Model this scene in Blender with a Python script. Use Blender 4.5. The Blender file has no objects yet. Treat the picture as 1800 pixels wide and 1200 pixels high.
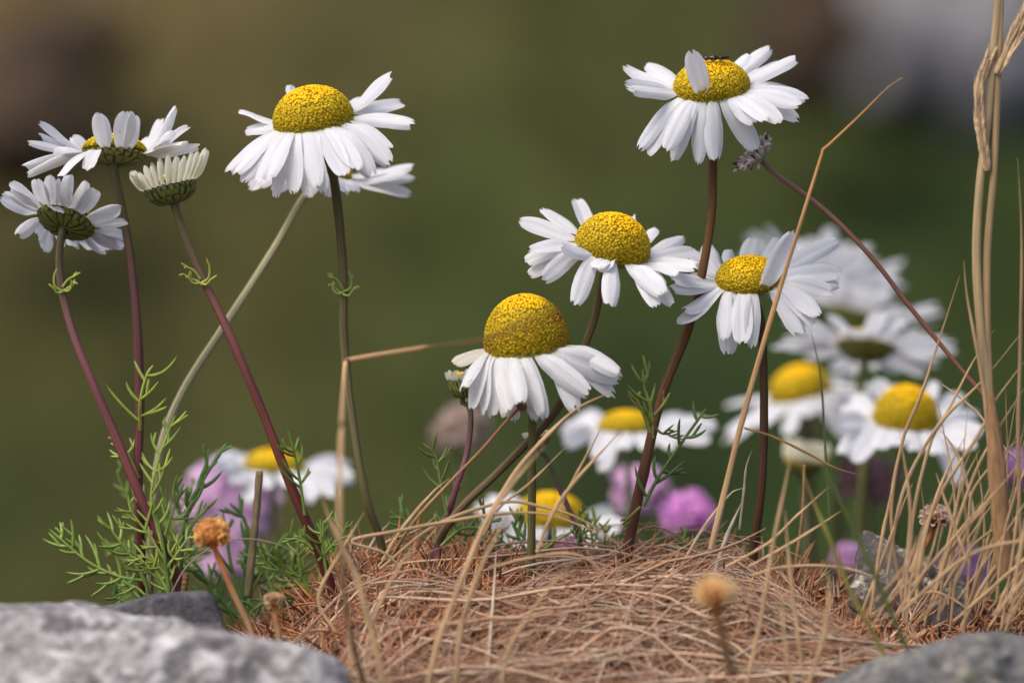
import bpy, bmesh, math, random
import numpy as np
from mathutils import Vector, noise as mnoise

# ---------------------------------------------------------------- camera, light, exposure
SC = bpy.context.scene
D = 1.2                       # metres from lens to the plane of the sharp flowers (y = 0)
S = 0.000125                  # metres per photograph pixel in that plane
ZC = 0.05                     # lens height above the top of the bank
CAM = np.array([0.0, -D, ZC])

cam = bpy.data.cameras.new("camera")
camo = bpy.data.objects.new("camera", cam)
SC.collection.objects.link(camo)
camo.location = CAM
camo.rotation_euler = (math.radians(90), 0, 0)
cam.sensor_width = 36
cam.lens = 36 * D / (1800 * S)
cam.clip_start, cam.clip_end = 0.05, 500
cam.dof.use_dof = True
cam.dof.focus_distance = D
cam.dof.aperture_fstop = 7.6
SC.camera = camo

SUN_DIR = np.array([-0.42, -0.30, 0.86]); SUN_DIR /= np.linalg.norm(SUN_DIR)
sun = bpy.data.lights.new("sun", "SUN")
sun.energy = 1.35
sun.angle = math.radians(48)
sun.color = (1.0, 0.955, 0.89)
suno = bpy.data.objects.new("sun", sun)
SC.collection.objects.link(suno)
suno.rotation_euler = Vector(SUN_DIR).to_track_quat('Z', 'Y').to_euler()
W = bpy.data.worlds.new("World"); SC.world = W; W.use_nodes = True
nt = W.node_tree; nt.nodes.clear()
sky = nt.nodes.new("ShaderNodeTexSky"); sky.sky_type = 'NISHITA'; sky.sun_disc = False
sky.sun_elevation = math.asin(SUN_DIR[2]); sky.sun_rotation = math.atan2(SUN_DIR[0], SUN_DIR[1])
sky.air_density = 0.8; sky.dust_density = 4.0; sky.ozone_density = 1.0
bg = nt.nodes.new("ShaderNodeBackground"); bg.inputs[1].default_value = 0.15
wo = nt.nodes.new("ShaderNodeOutputWorld")
nt.links.new(sky.outputs[0], bg.inputs[0]); nt.links.new(bg.outputs[0], wo.inputs[0])
SC.view_settings.view_transform = 'Standard'
SC.view_settings.look = 'None'
SC.view_settings.exposure = 0.96
SC.view_settings.gamma = 1.0
SC.render.engine = 'CYCLES'
SC.cycles.use_denoising = True
SC.cycles.max_bounces = 8
SC.cycles.transparent_max_bounces = 8

rng = np.random.default_rng(7)

# ---------------------------------------------------------------- helpers
def nrm(v):
    v = np.asarray(v, float)
    return v / (np.linalg.norm(v, axis=-1, keepdims=True) + 1e-12)

def P(px, py, y=0.0):
    """world point at depth y (metres behind the sharp plane) that the photograph shows at px, py"""
    k = (D + y) / D
    return np.array([(px - 900) * S * k, y, ZC + (600 - py) * S * k])

def pxs(y=0.0):
    return S * (D + y) / D

def sm(a, b, x):
    t = np.clip((x - a) / (b - a), 0, 1)
    return t * t * (3 - 2 * t)

class MB:
    def __init__(self):
        self.v, self.uv, self.c, self.f, self.n = [], [], [], [], 0
    def add(self, v, faces, uv=None, col=(1, 1, 1)):
        v = np.asarray(v, float).reshape(-1, 3); n = len(v)
        self.v.append(v)
        self.uv.append(np.zeros((n, 2)) if uv is None else np.asarray(uv, float).reshape(-1, 2))
        c = np.asarray(col, float)
        self.c.append(np.tile(c, (n, 1)) if c.ndim == 1 else c.reshape(-1, 3))
        faces = np.asarray(faces, int)
        self.f.append(faces + self.n)
        self.n += n
    def build(self, name, mat, parent=None, origin=None, smooth=True):
        v = np.concatenate(self.v)
        if parent is not None:
            origin = ORG[parent.name]
        elif origin is None:
            origin = np.zeros(3)
        v = v - origin
        me = bpy.data.meshes.new(name)
        me.vertices.add(len(v)); me.vertices.foreach_set("co", v.astype(np.float32).ravel())
        li, st, tot, k = [], [], [], 0
        for f in self.f:
            m, s = f.shape
            li.append(f.ravel()); st.append(k + np.arange(m) * s); tot.append(np.full(m, s)); k += m * s
        li = np.concatenate(li); st = np.concatenate(st)
        me.loops.add(len(li)); me.loops.foreach_set("vertex_index", li.astype(np.int32))
        me.polygons.add(len(st)); me.polygons.foreach_set("loop_start", st.astype(np.int32))
        me.update(calc_edges=True)
        uvl = me.uv_layers.new(name="UVMap")
        uvl.data.foreach_set("uv", np.concatenate(self.uv)[li].astype(np.float32).ravel())
        ca = me.color_attributes.new("Col", 'FLOAT_COLOR', 'POINT')
        c = np.concatenate(self.c)
        ca.data.foreach_set("color", np.concatenate([c, np.ones((len(c), 1))], 1).astype(np.float32).ravel())
        me.polygons.foreach_set("use_smooth", np.full(len(st), smooth))
        me.validate()
        if mat: me.materials.append(mat)
        o = bpy.data.objects.new(name, me)
        SC.collection.objects.link(o)
        if parent is not None:
            o.parent = parent
            ORG[o.name] = origin            # children of a part share the thing's origin
        else:
            o.location = origin
            ORG[o.name] = np.asarray(origin)
        return o

ORG = {}
def tag(o, label, cat, group=None, kind=None):
    o["label"] = label; o["category"] = cat
    if group: o["group"] = group
    if kind: o["kind"] = kind
    return o

def thing(name, label, cat, loc, group=None):
    o = bpy.data.objects.new(name, None)
    o.empty_display_size = 0.005
    SC.collection.objects.link(o); o.location = loc
    ORG[o.name] = np.asarray(loc, float)
    return tag(o, label, cat, group)

def spline(pts, n=40):
    p = np.asarray(pts, float); m = len(p)
    if m == 2:
        t = np.linspace(0, 1, n)[:, None]; return p[0] * (1 - t) + p[1] * t
    q = np.vstack([2 * p[0] - p[1], p, 2 * p[-1] - p[-2]])
    d = np.linalg.norm(np.diff(p, axis=0), axis=1); cum = np.concatenate([[0], np.cumsum(d)])
    s = np.linspace(0, cum[-1], n); i = np.clip(np.searchsorted(cum, s, side='right') - 1, 0, m - 2)
    t = ((s - cum[i]) / d[i])[:, None]
    a, b, c, e = q[i], q[i + 1], q[i + 2], q[i + 3]
    return 0.5 * (2 * b + (c - a) * t + (2 * a - 5 * b + 4 * c - e) * t ** 2 + (3 * b - a - 3 * c + e) * t ** 3)

def tubes(mb, Pt, R, sides=6, col=None, flat=1.0, ridge=0.0, ends=False, colk=None):
    """N tubes at once: Pt (N,K,3), R (N,K)"""
    Pt = np.asarray(Pt, float)
    if Pt.ndim == 2: Pt = Pt[None]
    N, K, _ = Pt.shape
    R = np.broadcast_to(np.asarray(R, float), (N, K))
    T = nrm(np.gradient(Pt, axis=1))
    ref = np.zeros_like(T); ref[..., 1] = 1
    ref[np.abs(T[..., 1]) > 0.92] = (0.3, 0, 1)
    Sd = nrm(np.cross(T, ref)); B = np.cross(Sd, T)
    a = np.arange(sides) * 2 * np.pi / sides
    rr = 1 + ridge * np.cos(a * max(3, sides // 3))
    ring = (Pt[:, :, None] + R[:, :, None, None] * rr[None, None, :, None] *
            (np.cos(a)[None, None, :, None] * Sd[:, :, None] + flat * np.sin(a)[None, None, :, None] * B[:, :, None]))
    v = ring.reshape(-1, 3)
    idx = np.arange(N * K * sides).reshape(N, K, sides)
    nx = np.roll(idx, -1, axis=2)
    f = np.stack([idx[:, :-1], nx[:, :-1], nx[:, 1:], idx[:, 1:]], -1).reshape(-1, 4)
    uv = np.zeros((N, K, sides, 2)); uv[..., 0] = a / (2 * np.pi); uv[..., 1] = np.linspace(0, 1, K)[None, :, None]
    if colk is not None:
        c = np.broadcast_to(np.asarray(colk)[None, :, None, :] if np.ndim(colk) == 2 else np.asarray(colk)[:, :, None, :], (N, K, sides, 3)).reshape(-1, 3)
    elif col is None: c = (1, 1, 1)
    else:
        col = np.asarray(col, float)
        c = col if col.ndim == 1 else np.repeat(col, K * sides, axis=0)
    n0 = mb.n
    mb.add(v, f, uv, c)
    if ends:
        mb.f.append(n0 + idx[:, 0, ::-1]); mb.f.append(n0 + idx[:, -1])

def ramp(cols, t):
    cols = np.asarray(cols, float); x = np.linspace(0, 1, len(cols))
    return np.stack([np.interp(t, x, cols[:, i]) for i in range(3)], -1)

# ---------------------------------------------------------------- materials
def mat(name):
    m = bpy.data.materials.new(name); m.use_nodes = True
    n = m.node_tree.nodes; n.clear()
    out = n.new("ShaderNodeOutputMaterial")
    return m, n, m.node_tree.links, out

def N(n, t, **kw):
    x = n.new("ShaderNode" + t)
    for k, v in kw.items():
        if hasattr(x, k) and k not in x.inputs: setattr(x, k, v)
        else: x.inputs[k].default_value = v
    return x

def mixc(n, l, fac, a, b, mode='MIX'):
    x = n.new("ShaderNodeMix"); x.data_type = 'RGBA'; x.blend_type = mode
    for s, val in ((x.inputs[0], fac), (x.inputs[6], a), (x.inputs[7], b)):
        if isinstance(val, (int, float)): s.default_value = val
        elif isinstance(val, tuple): s.default_value = (*val, 1) if len(val) == 3 else val
        else: l.new(val, s)
    return x.outputs[2]

def rampn(n, l, src, stops):
    r = n.new("ShaderNodeValToRGB")
    e = r.color_ramp.elements
    while len(e) < len(stops): e.new(0.5)
    for i, (p, c) in enumerate(stops):
        e[i].position = p; e[i].color = (c, c, c, 1) if isinstance(c, (int, float)) else (*c, 1)
    l.new(src, r.inputs[0]); return r.outputs[0]

def scaled(n, l, src, sc):
    mp = n.new("ShaderNodeMapping"); mp.inputs['Scale'].default_value = sc
    l.new(src, mp.inputs[0]); return mp.outputs[0]

def finish(m, n, l, out, color, rough=0.6, spec=0.25, trans=0.0, tcol=None, bump=None, bdist=0.0003, bstr=0.5):
    b = N(n, "BsdfPrincipled"); b.inputs['Roughness'].default_value = rough
    b.inputs['Specular IOR Level'].default_value = spec
    if isinstance(color, tuple): b.inputs['Base Color'].default_value = (*color, 1)
    else: l.new(color, b.inputs['Base Color'])
    if bump is not None:
        bp = N(n, "Bump"); bp.inputs['Strength'].default_value = bstr; bp.inputs['Distance'].default_value = bdist
        l.new(bump, bp.inputs['Height']); l.new(bp.outputs[0], b.inputs['Normal'])
    if trans > 0:
        t = N(n, "BsdfTranslucent")
        c = tcol if tcol is not None else color
        if isinstance(c, tuple): t.inputs[0].default_value = (*c, 1)
        else: l.new(c, t.inputs[0])
        mx = N(n, "MixShader"); mx.inputs[0].default_value = trans
        l.new(b.outputs[0], mx.inputs[1]); l.new(t.outputs[0], mx.inputs[2]); l.new(mx.outputs[0], out.inputs[0])
    else: l.new(b.outputs[0], out.inputs[0])
    return m

def make_petal(name, base=(0.73, 0.73, 0.745), basal=(0.66, 0.68, 0.34), age=0.0, tip=0.0, cream=0.0):
    m, n, l, out = mat(name)
    uv = N(n, "UVMap").outputs[0]
    sep = N(n, "SeparateXYZ"); l.new(uv, sep.inputs[0]); v = sep.outputs[1]
    oi = N(n, "ObjectInfo")
    off = N(n, "VectorMath", operation='ADD'); l.new(uv, off.inputs[0])
    mul = N(n, "VectorMath", operation='SCALE'); mul.inputs['Scale'].default_value = 17.0
    comb = N(n, "CombineXYZ"); l.new(oi.outputs['Random'], comb.inputs[0]); l.new(oi.outputs['Random'], comb.inputs[1])
    l.new(comb.outputs[0], mul.inputs[0]); l.new(mul.outputs[0], off.inputs[1])
    streak = N(n, "TexNoise", Scale=1.0, Detail=3.0); l.new(scaled(n, l, off.outputs[0], (16, 1.2, 1)), streak.inputs['Vector'])
    st = rampn(n, l, streak.outputs[0], [(0.3, 0.0), (0.7, 1.0)])
    c = mixc(n, l, st, tuple(x * 0.90 for x in base), base)
    c = mixc(n, l, rampn(n, l, v, [(0.0, 1.0), (0.13, 0.0)]), c, basal)
    if cream: c = mixc(n, l, rampn(n, l, v, [(0.3, cream), (1.0, cream * .5)]), c, (0.74, 0.72, 0.36))
    spots = N(n, "TexNoise", Scale=1.0, Detail=2.0); l.new(scaled(n, l, off.outputs[0], (5, 9, 1)), spots.inputs['Vector'])
    if tip:
        tn = N(n, "Math", operation='MULTIPLY')
        l.new(rampn(n, l, v, [(0.90, 0.0), (1.0, tip)]), tn.inputs[0])
        l.new(rampn(n, l, spots.outputs[0], [(0.45, 0.0), (0.6, 1.0)]), tn.inputs[1])
        c = mixc(n, l, tn.outputs[0], c, (0.36, 0.25, 0.12))
    if age:
        c = mixc(n, l, rampn(n, l, spots.outputs[0], [(0.66, 0.0), (0.74, age)]), c, (0.35, 0.25, 0.13))
        sp2 = N(n, "TexNoise", Scale=1.0, Detail=1.0); l.new(scaled(n, l, off.outputs[0], (14, 22, 1)), sp2.inputs['Vector'])
        c = mixc(n, l, rampn(n, l, sp2.outputs[0], [(0.71, 0.0), (0.76, age)]), c, (0.25, 0.17, 0.08))
    return finish(m, n, l, out, c, 0.55, 0.2, trans=0.46, bump=streak.outputs[0], bdist=0.0002, bstr=0.8)

M = {}
M['petal'] = make_petal("petal_white", tip=0.8)
M['petal_old'] = make_petal("petal_ageing", base=(0.72, 0.715, 0.71), age=0.55, tip=1.0)
M['petal_cream'] = make_petal("petal_cream", base=(0.80, 0.79, 0.70), basal=(0.6, 0.6, 0.25), cream=0.35)
M['petal_brown'] = make_petal("petal_withered", base=(0.72, 0.66, 0.55), age=0.9, tip=1.0)

def make_col(name, var=0.25, scale=900.0, stretch=None, rough=0.6, spec=0.25, trans=0.0, bd=0.0001, uvs=None):
    """the object's own colour attribute, broken up by fine noise"""
    m, n, l, out = mat(name)
    a = N(n, "Attribute", attribute_name="Col").outputs[0]
    if uvs: co = scaled(n, l, N(n, "UVMap").outputs[0], uvs)
    else: co = scaled(n, l, N(n, "TexCoord").outputs['Object'], stretch or (1, 1, 1))
    t = N(n, "TexNoise", Scale=1.0 if uvs else scale, Detail=3.0); l.new(co, t.inputs['Vector'])
    k = rampn(n, l, t.outputs[0], [(0.25, 1 - var), (0.75, 1 + 0 * var)])
    c = mixc(n, l, 1.0, a, k, 'MULTIPLY')
    return finish(m, n, l, out, c, rough, spec, trans, bump=t.outputs[0], bdist=bd)

M['floret'] = make_col("disc_floret", 0.2, 2500, rough=0.65, spec=0.15, trans=0.25)
M['stem'] = make_col("stem", 0.5, uvs=(13, 7, 1), rough=0.6, spec=0.15, bd=0.0001)
M['leaf'] = make_col("feathery_leaf", 0.4, 500, rough=0.45, spec=0.4, trans=0.2)
M['straw'] = make_col("dry_straw", 0.55, uvs=(9, 9, 1), rough=0.6, spec=0.2, trans=0.15)
M['needle'] = make_col("dead_needle", 0.5, 700, rough=0.7, spec=0.15, trans=0.1)
M['paper'] = make_col("papery_bract", 0.35, 700, rough=0.6, spec=0.2, trans=0.45)
M['thrift'] = make_col("pink_blossom", 0.2, 300, rough=0.6, spec=0.15, trans=0.5)
M['fly'] = make_col("fly_body", 0.4, 3000, rough=0.3, spec=0.5)
M['ground'] = make_col("ground_cover", 0.5, 14, rough=0.9, spec=0.1, bd=0.02)
M['hillgrass'] = make_col("hillside_grass", 0.5, 30, rough=0.8, spec=0.1, trans=0.15)

def make_wing():
    m, n, l, out = mat("fly_wing")
    t = N(n, "BsdfTransparent"); t.inputs[0].default_value = (0.6, 0.58, 0.52, 1)
    nz = N(n, "TexNoise", Scale=1500.0)
    g = N(n, "BsdfGlossy"); g.inputs['Roughness'].default_value = 0.3
    l.new(rampn(n, l, nz.outputs[0], [(0.3, 0.25), (0.7, 0.5)]), g.inputs[0])
    mx = N(n, "MixShader"); mx.inputs[0].default_value = 0.3
    l.new(t.outputs[0], mx.inputs[1]); l.new(g.outputs[0], mx.inputs[2]); l.new(mx.outputs[0], out.inputs[0])
    return m
M['wing'] = make_wing()

def make_calyx():
    m, n, l, out = mat("calyx_bract")
    uv = N(n, "UVMap").outputs[0]
    sep = N(n, "SeparateXYZ"); l.new(uv, sep.inputs[0])
    e = N(n, "Math", operation='ABSOLUTE'); s = N(n, "Math", operation='SUBTRACT'); s.inputs[1].default_value = 0.5
    l.new(sep.outputs[0], s.inputs[0]); l.new(s.outputs[0], e.inputs[0])
    edge = rampn(n, l, e.outputs[0], [(0.20, 0.0), (0.36, 1.0)])
    top = rampn(n, l, sep.outputs[1], [(0.80, 0.0), (0.97, 1.0)])
    mx = N(n, "Math", operation='MAXIMUM'); l.new(edge, mx.inputs[0]); l.new(top, mx.inputs[1])
    t = N(n, "TexNoise", Scale=900.0, Detail=3.0)
    g = mixc(n, l, t.outputs[0], (0.10, 0.125, 0.02), (0.24, 0.26, 0.06))
    c = mixc(n, l, mx.outputs[0], g, (0.025, 0.019, 0.008))
    return finish(m, n, l, out, c, 0.5, 0.3, trans=0.06, bump=t.outputs[0], bdist=0.0001)
M['calyx'] = make_calyx()

def make_rock(name, lo, hi, lichen, lich_amt, tint, spots=None, sc=4.0, bd=0.0006):
    m, n, l, out = mat(name)
    co = N(n, "TexCoord").outputs['Object']
    n1 = N(n, "TexNoise", Scale=55.0 * sc, Detail=8.0, Roughness=0.65); l.new(co, n1.inputs['Vector'])
    n2 = N(n, "TexNoise", Scale=26.0 * sc, Detail=5.0, Roughness=0.6, Distortion=0.6); l.new(co, n2.inputs['Vector'])
    n3 = N(n, "TexNoise", Scale=420.0 * sc, Detail=6.0, Roughness=0.7); l.new(co, n3.inputs['Vector'])
    n4 = N(n, "TexNoise", Scale=15.0 * sc, Detail=3.0); l.new(co, n4.inputs['Vector'])
    c = mixc(n, l, rampn(n, l, n1.outputs[0], [(0.32, 0.0), (0.68, 1.0)]), lo, hi)
    c = mixc(n, l, rampn(n, l, n2.outputs[0], [(0.60 - lich_amt, 0.0), (0.68 - lich_amt, 0.9)]), c, lichen)
    c = mixc(n, l, rampn(n, l, n4.outputs[0], [(0.56, 0.0), (0.60, 0.85)]), c, tint)
    if spots:
        vo = N(n, "TexNoise", Scale=75.0 * sc, Detail=6.0, Roughness=0.7, Distortion=0.4); l.new(co, vo.inputs['Vector'])
        ss = N(n, "Math", operation='MULTIPLY'); l.new(rampn(n, l, vo.outputs[0], [(0.52, 0.0), (0.60, 0.9)]), ss.inputs[0])
        l.new(rampn(n, l, n2.outputs[0], [(0.45, 0.0), (0.58, 1.0)]), ss.inputs[1])
        c = mixc(n, l, ss.outputs[0], c, spots)
    c = mixc(n, l, 1.0, c, rampn(n, l, n3.outputs[0], [(0.3, 0.62), (0.6, 1.0)]), 'MULTIPLY')
    n5 = N(n, "TexNoise", Scale=85.0 * sc, Detail=9.0, Roughness=0.72); l.new(co, n5.inputs['Vector'])
    c = mixc(n, l, 1.0, c, rampn(n, l, n5.outputs[0], [(0.36, 0.45), (0.56, 1.12)]), 'MULTIPLY')
    h = N(n, "Math", operation='ADD'); l.new(n1.outputs[0], h.inputs[0]); l.new(n3.outputs[0], h.inputs[1])
    return finish(m, n, l, out, c, 0.85, 0.2, bump=h.outputs[0], bdist=bd, bstr=0.8)
M['rock_pale'] = make_rock("pale_lichened_stone", (0.20, 0.18, 0.17), (0.44, 0.41, 0.395), (0.62, 0.59, 0.57), 0.11, (0.12, 0.112, 0.112), sc=4.5, bd=.001)
M['rock_dark'] = make_rock("dark_grey_stone", (0.055, 0.052, 0.055), (0.125, 0.118, 0.120), (0.19, 0.18, 0.155), -0.03, (0.05, 0.047, 0.05))
M['rock_spot'] = make_rock("lichen_spotted_stone", (0.060, 0.050, 0.045), (0.16, 0.14, 0.125), (0.36, 0.32, 0.22), 0.01, (0.055, 0.046, 0.043), spots=(0.62, 0.54, 0.38), sc=5.0)
M['rock_moss'] = make_rock("greenish_grey_stone", (0.085, 0.083, 0.080), (0.24, 0.23, 0.22), (0.25, 0.245, 0.17), 0.02, (0.10, 0.10, 0.095), spots=(0.46, 0.40, 0.30), sc=5.5, bd=.001)
M['boulder'] = make_rock("grey_boulder", (0.21, 0.20, 0.19), (0.31, 0.295, 0.285), (0.34, 0.325, 0.315), 0.05, (0.24, 0.23, 0.24), sc=0.06, bd=0.03)
M['peat'] = make_rock("brown_earthy_rock", (0.045, 0.027, 0.017), (0.092, 0.060, 0.034), (0.125, 0.082, 0.046), -0.02, (0.05, 0.028, 0.018), sc=0.06, bd=0.03)
M['hollow_dark'] = make_rock("boulder_hollow_shade", (0.03, 0.03, 0.036), (0.07, 0.068, 0.08), (0.09, 0.09, 0.10), -0.02, (0.05, 0.05, 0.06), sc=0.06, bd=0.03)  # dark tone that paints the shade of the boulder's hollow

# ---------------------------------------------------------------- ground: one sheet from the bank to the hills
KY = [-120, -3, -0.6, -0.35, -0.22, -0.14, -0.10, -0.06, -0.02, 0.02, 0.05, 0.09, 0.16, 0.3, 0.6, 1.2, 1.6, 2.6, 3.2, 5, 8, 14, 30, 120]
KZ = [-0.6, -0.6, -0.6, -0.5, -0.24, -0.125, -0.080, -0.044, -0.011, -0.002, -0.010, -0.026, -0.070, -0.17, -0.42, -0.66, -0.62, 0.0, 0.40, 1.55, 3.3, 6, 12, 30]

def fbm(x, y, z=0.0, o=4):
    s, a, f = 0.0, 0.5, 1.0
    for _ in range(o):
        s += a * mnoise.noise(Vector((x * f, y * f, z + 7.1 * f))); a *= 0.5; f *= 2.03
    return s

def ground_z(x, y, rough=True):
    z = float(np.interp(y, KY, KZ))
    near = 1 - sm(0.2, 0.6, abs(y))
    z -= near * 0.016 * (1 - sm(-0.055, -0.03, x))            # lower where the stones lie
    z -= near * (0.005 * sm(0.045, 0.07, x) + 0.009 * sm(0.07, 0.15, x))
    if rough:
        z += (0.006 * fbm(x * 22, y * 22) if abs(y) < 0.5 else 0) + 0.16 * sm(0.8, 2.6, y) * fbm(x * 0.9, y * 0.9, 3.0) + 1.5 * sm(8, 30, y) * fbm(x * .07, y * .07, 5.)
    return z

def hill_col(x, y, z):
    """vegetation on the slope: dry tan grass and bare earth to one side, greener turf to the other"""
    n1 = fbm(x * 2.2, y * 1.6, 1.0); n2 = fbm(x * 5, y * 4, 9.0); n3 = fbm(x * 1.1, y * 1.1, 4.0)
    green = np.array([0.046, 0.064, 0.018]); dark = np.array([0.024, 0.042, 0.014]); tan = np.array([0.115, 0.088, 0.045]); olive = np.array([0.062, 0.064, 0.024])
    g = sm(-0.25, 0.35, x + 0.5 * n1 - 0.10 * (z - 0.05) / 0.3)
    c = olive * (1 - g) + dark * g
    c = c * (1 - 0.5 * sm(-.1, .3, n2)) + green * 0.5 * sm(-.1, .3, n2)
    t = sm(0.0, 0.32, (z - 0.12) * 0.9 - 0.75 * (x + 0.1) * sm(-1, 0.1, -abs(x)) + 0.35 * n3) * (1 - sm(0.1, 0.5, x))
    c = c * (1 - t) + tan * t
    m1 = fbm(x * 3.4 + 5, y * 2.6, z * 3.0 + 2.0, 3); m2 = fbm(x * 6.5, y * 5 + 9, z * 5.0, 3)
    c = c * np.array([1 + .75 * m1 + .3 * m2, 1 + .45 * m1 + .35 * m2, 1 + .45 * m1 + .3 * m2])
    return np.clip(c, .004, 1) * np.array([.92, .88, .61])

def ground():
    xs = np.concatenate([[-120, -60, -30, -15, -8, -5, -3.5, -2.5, -1.9], np.linspace(-1.5, -0.3, 40), np.linspace(-0.29, 0.29, 140), np.linspace(0.3, 1.5, 40), [1.9, 2.5, 3.5, 5, 8, 15, 30, 60, 120]])
    ys = np.concatenate([[-120, -60, -20, -8, -3, -1.5, -0.9, -0.6, -.5, -0.4], np.linspace(-0.34, 0.3, 150), np.linspace(0.32, 1.6, 30), np.linspace(1.65, 4.6, 90), np.linspace(4.8, 14, 40), [17, 21, 26, 32, 40, 52, 70, 95, 120]])
    v, c = [], []
    soil = np.array([0.060, 0.034, 0.022])
    for y in ys:
        for x in xs:
            z = ground_z(x, y); v.append((x, y, z))
            h = sm(0.25, 0.9, y)
            s_ = soil * (0.8 + 0.8 * fbm(x * 60, y * 60)) if abs(y) < 1 else soil
            c.append(s_ * (1 - h) + hill_col(x, y, z) * h if y > 0.2 else s_)
    nx, ny = len(xs), len(ys)
    i = np.arange(nx * ny).reshape(ny, nx)
    f = np.stack([i[:-1, :-1], i[:-1, 1:], i[1:, 1:], i[1:, :-1]], -1).reshape(-1, 4)
    mb = MB(); mb.add(v, f, None, np.array(c))
    o = mb.build("ground", M['ground'])
    tag(o, "brown earth bank in front and green to tan grassy hillside behind", "ground", kind="structure")
ground()

# ---------------------------------------------------------------- stones
def ico(sub):
    bm = bmesh.new(); bmesh.ops.create_icosphere(bm, subdivisions=sub, radius=1.0)
    v = np.array([x.co[:] for x in bm.verts]); f = np.array([[q.index for q in p.verts] for p in bm.faces]); bm.free()
    return v, f

def rock(name, label, poly, y, yf, yb, material, sub=6, amp=0.0015, freq=60, cat="stone", seed=0, group=None, tiltf=0.25):
    """stone bounded by the planes of a convex outline (photograph pixels at depth y) and by leaning front and back faces"""
    pts = np.array([P(a, b, y) for a, b in poly])
    c = pts.mean(0); c[1] = (yf + yb) / 2
    planes = []
    m = len(pts); cen = pts.mean(0)
    for i in range(m):
        a, b = pts[i], pts[(i + 1) % m]
        e = b - a; nn = np.array([e[2], 0, -e[0]]); nn /= np.linalg.norm(nn)
        if np.dot(nn, a - cen) < 0: nn = -nn
        r = rng.uniform(-0.12, 0.12)
        nn = nrm(nn + np.array([0, r, 0]))
        a2 = a.copy(); planes.append((nn, np.dot(nn, a2 - np.array([c[0], y, c[2]])) if abs(r) < 1 else 0))
    for s, yy in ((-1, yf), (1, yb)):
        nn = nrm(np.array([rng.uniform(-.15, .15), s, tiltf])); planes.append((nn, abs(yy - c[1])))
        nn = nrm(np.array([rng.uniform(-.6, .6), s, 1.0])); planes.append((nn, abs(yy - c[1]) * 0.5 + 0.5 * (pts[:, 2].max() - c[2])))
    d, f = ico(sub)
    r = np.full(len(d), 1e9)
    inv = np.zeros(len(d))
    for nn, h in planes:
        dn = d @ nn
        inv += np.where(dn > 1e-3, (np.maximum(dn, 1e-3) / max(h, 1e-4)) ** 26, 0)
    r = inv ** (-1 / 26)
    v = d * r[:, None]
    out = np.empty_like(v)
    for k in range(len(v)):
        q = v[k] * freq + seed * 3.7
        n1 = mnoise.noise(Vector(q)) + 0.5 * mnoise.noise(Vector(q * 2.3)) + 0.3 * mnoise.noise(Vector(q * 5.1)) + 0.18 * mnoise.noise(Vector(q * 11.7)) + 0.12 * mnoise.noise(Vector(q * 25.0))
        out[k] = v[k] + d[k] * amp * n1
    mb = MB(); mb.add(out + c, f)
    o = mb.build(name, material, origin=c)
    return tag(o, label, cat, group)

rock("stone", "pale grey lichen-covered stone filling the lower left corner",
     [(-160, 1034), (90, 1038), (200, 1062), (400, 1074), (540, 1082), (596, 1150), (650, 1290), (600, 1420), (-160, 1420)], -0.045, -0.090, -0.030, M['rock_pale'], 7, 0.0022, 70, seed=1)
rock("stone", "small dark grey stone lying behind the pale lichen-covered stone",
     [(100, 1085), (190, 1062), (270, 1046), (362, 1038), (385, 1066), (402, 1130), (330, 1200), (150, 1200)], -0.016, -0.029, -0.003, M['rock_dark'], 6, 0.0009, 110, seed=2)
rock("stone", "grey-green stone with pale spots in the lower right corner",
     [(1440, 1200), (1540, 1165), (1615, 1128), (1700, 1112), (1900, 1118), (1960, 1300), (1700, 1420), (1440, 1400)], -0.062, -0.10, -0.040, M['rock_moss'], 7, 0.0020, 75, seed=3)
rock("stone", "upright dark stone slab with yellowish lichen behind the grass blades",
     [(1519, 931), (1560, 946), (1640, 985), (1700, 1030), (1712, 1130), (1650, 1200), (1500, 1190), (1493, 1040)], 0.012, 0.000, 0.024, M['rock_spot'], 6, 0.0012, 110, seed=4)
rock("stone", "blurred pinkish pale stone peeping over the pale lichen-covered stone",
     [(60, 1095), (95, 1068), (125, 1058), (150, 1062), (190, 1090), (160, 1200), (75, 1200)], 0.085, 0.065, 0.105, M['rock_pale'], 4, 0.0012, 80, seed=5)

def boulder(name, label, px, py, y, size, material, seed, cat="boulder", sub=5, amp=0.3):
    d, f = ico(sub); c = P(px, py, y); size = np.array(size)
    out = np.empty_like(d)
    for k in range(len(d)):
        q = d[k] * 1.3 + seed * 5.3
        n1 = mnoise.noise(Vector(q)) + 0.5 * mnoise.noise(Vector(q * 2.2)) + 0.25 * mnoise.noise(Vector(q * 4.7))
        out[k] = d[k] * (1 + amp * n1) * size
    mb = MB(); mb.add(out + c, f); o = mb.build(name, material, origin=c)
    return tag(o, label, cat)
boulder("boulder", "big pale grey boulder on the hillside at the upper right", 1715, 60, 3.02, (0.128, 0.13, 0.112), M['boulder'], 2)
boulder("boulder", "small dark slate rock in front of the big pale boulder", 1632, 132, 2.66, (0.024, 0.03, 0.026), M['hollow_dark'], 5, amp=.2)  # added lump, its dark colour stands for a shaded hollow
boulder("boulder", "dark brown earthy rock beside the big pale boulder", 1410, 60, 2.8, (0.045, 0.05, 0.062), M['peat'], 8, amp=.25)
boulder("boulder", "brown earthy rock at the left edge of the hillside", 30, 215, 2.7, (0.055, 0.06, 0.055), M['peat'], 14, amp=.25)
boulder("boulder", "small brown rock on the tan slope at the upper left", 130, 70, 2.9, (0.05, 0.05, 0.03), M['peat'], 17, amp=.3)

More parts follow.
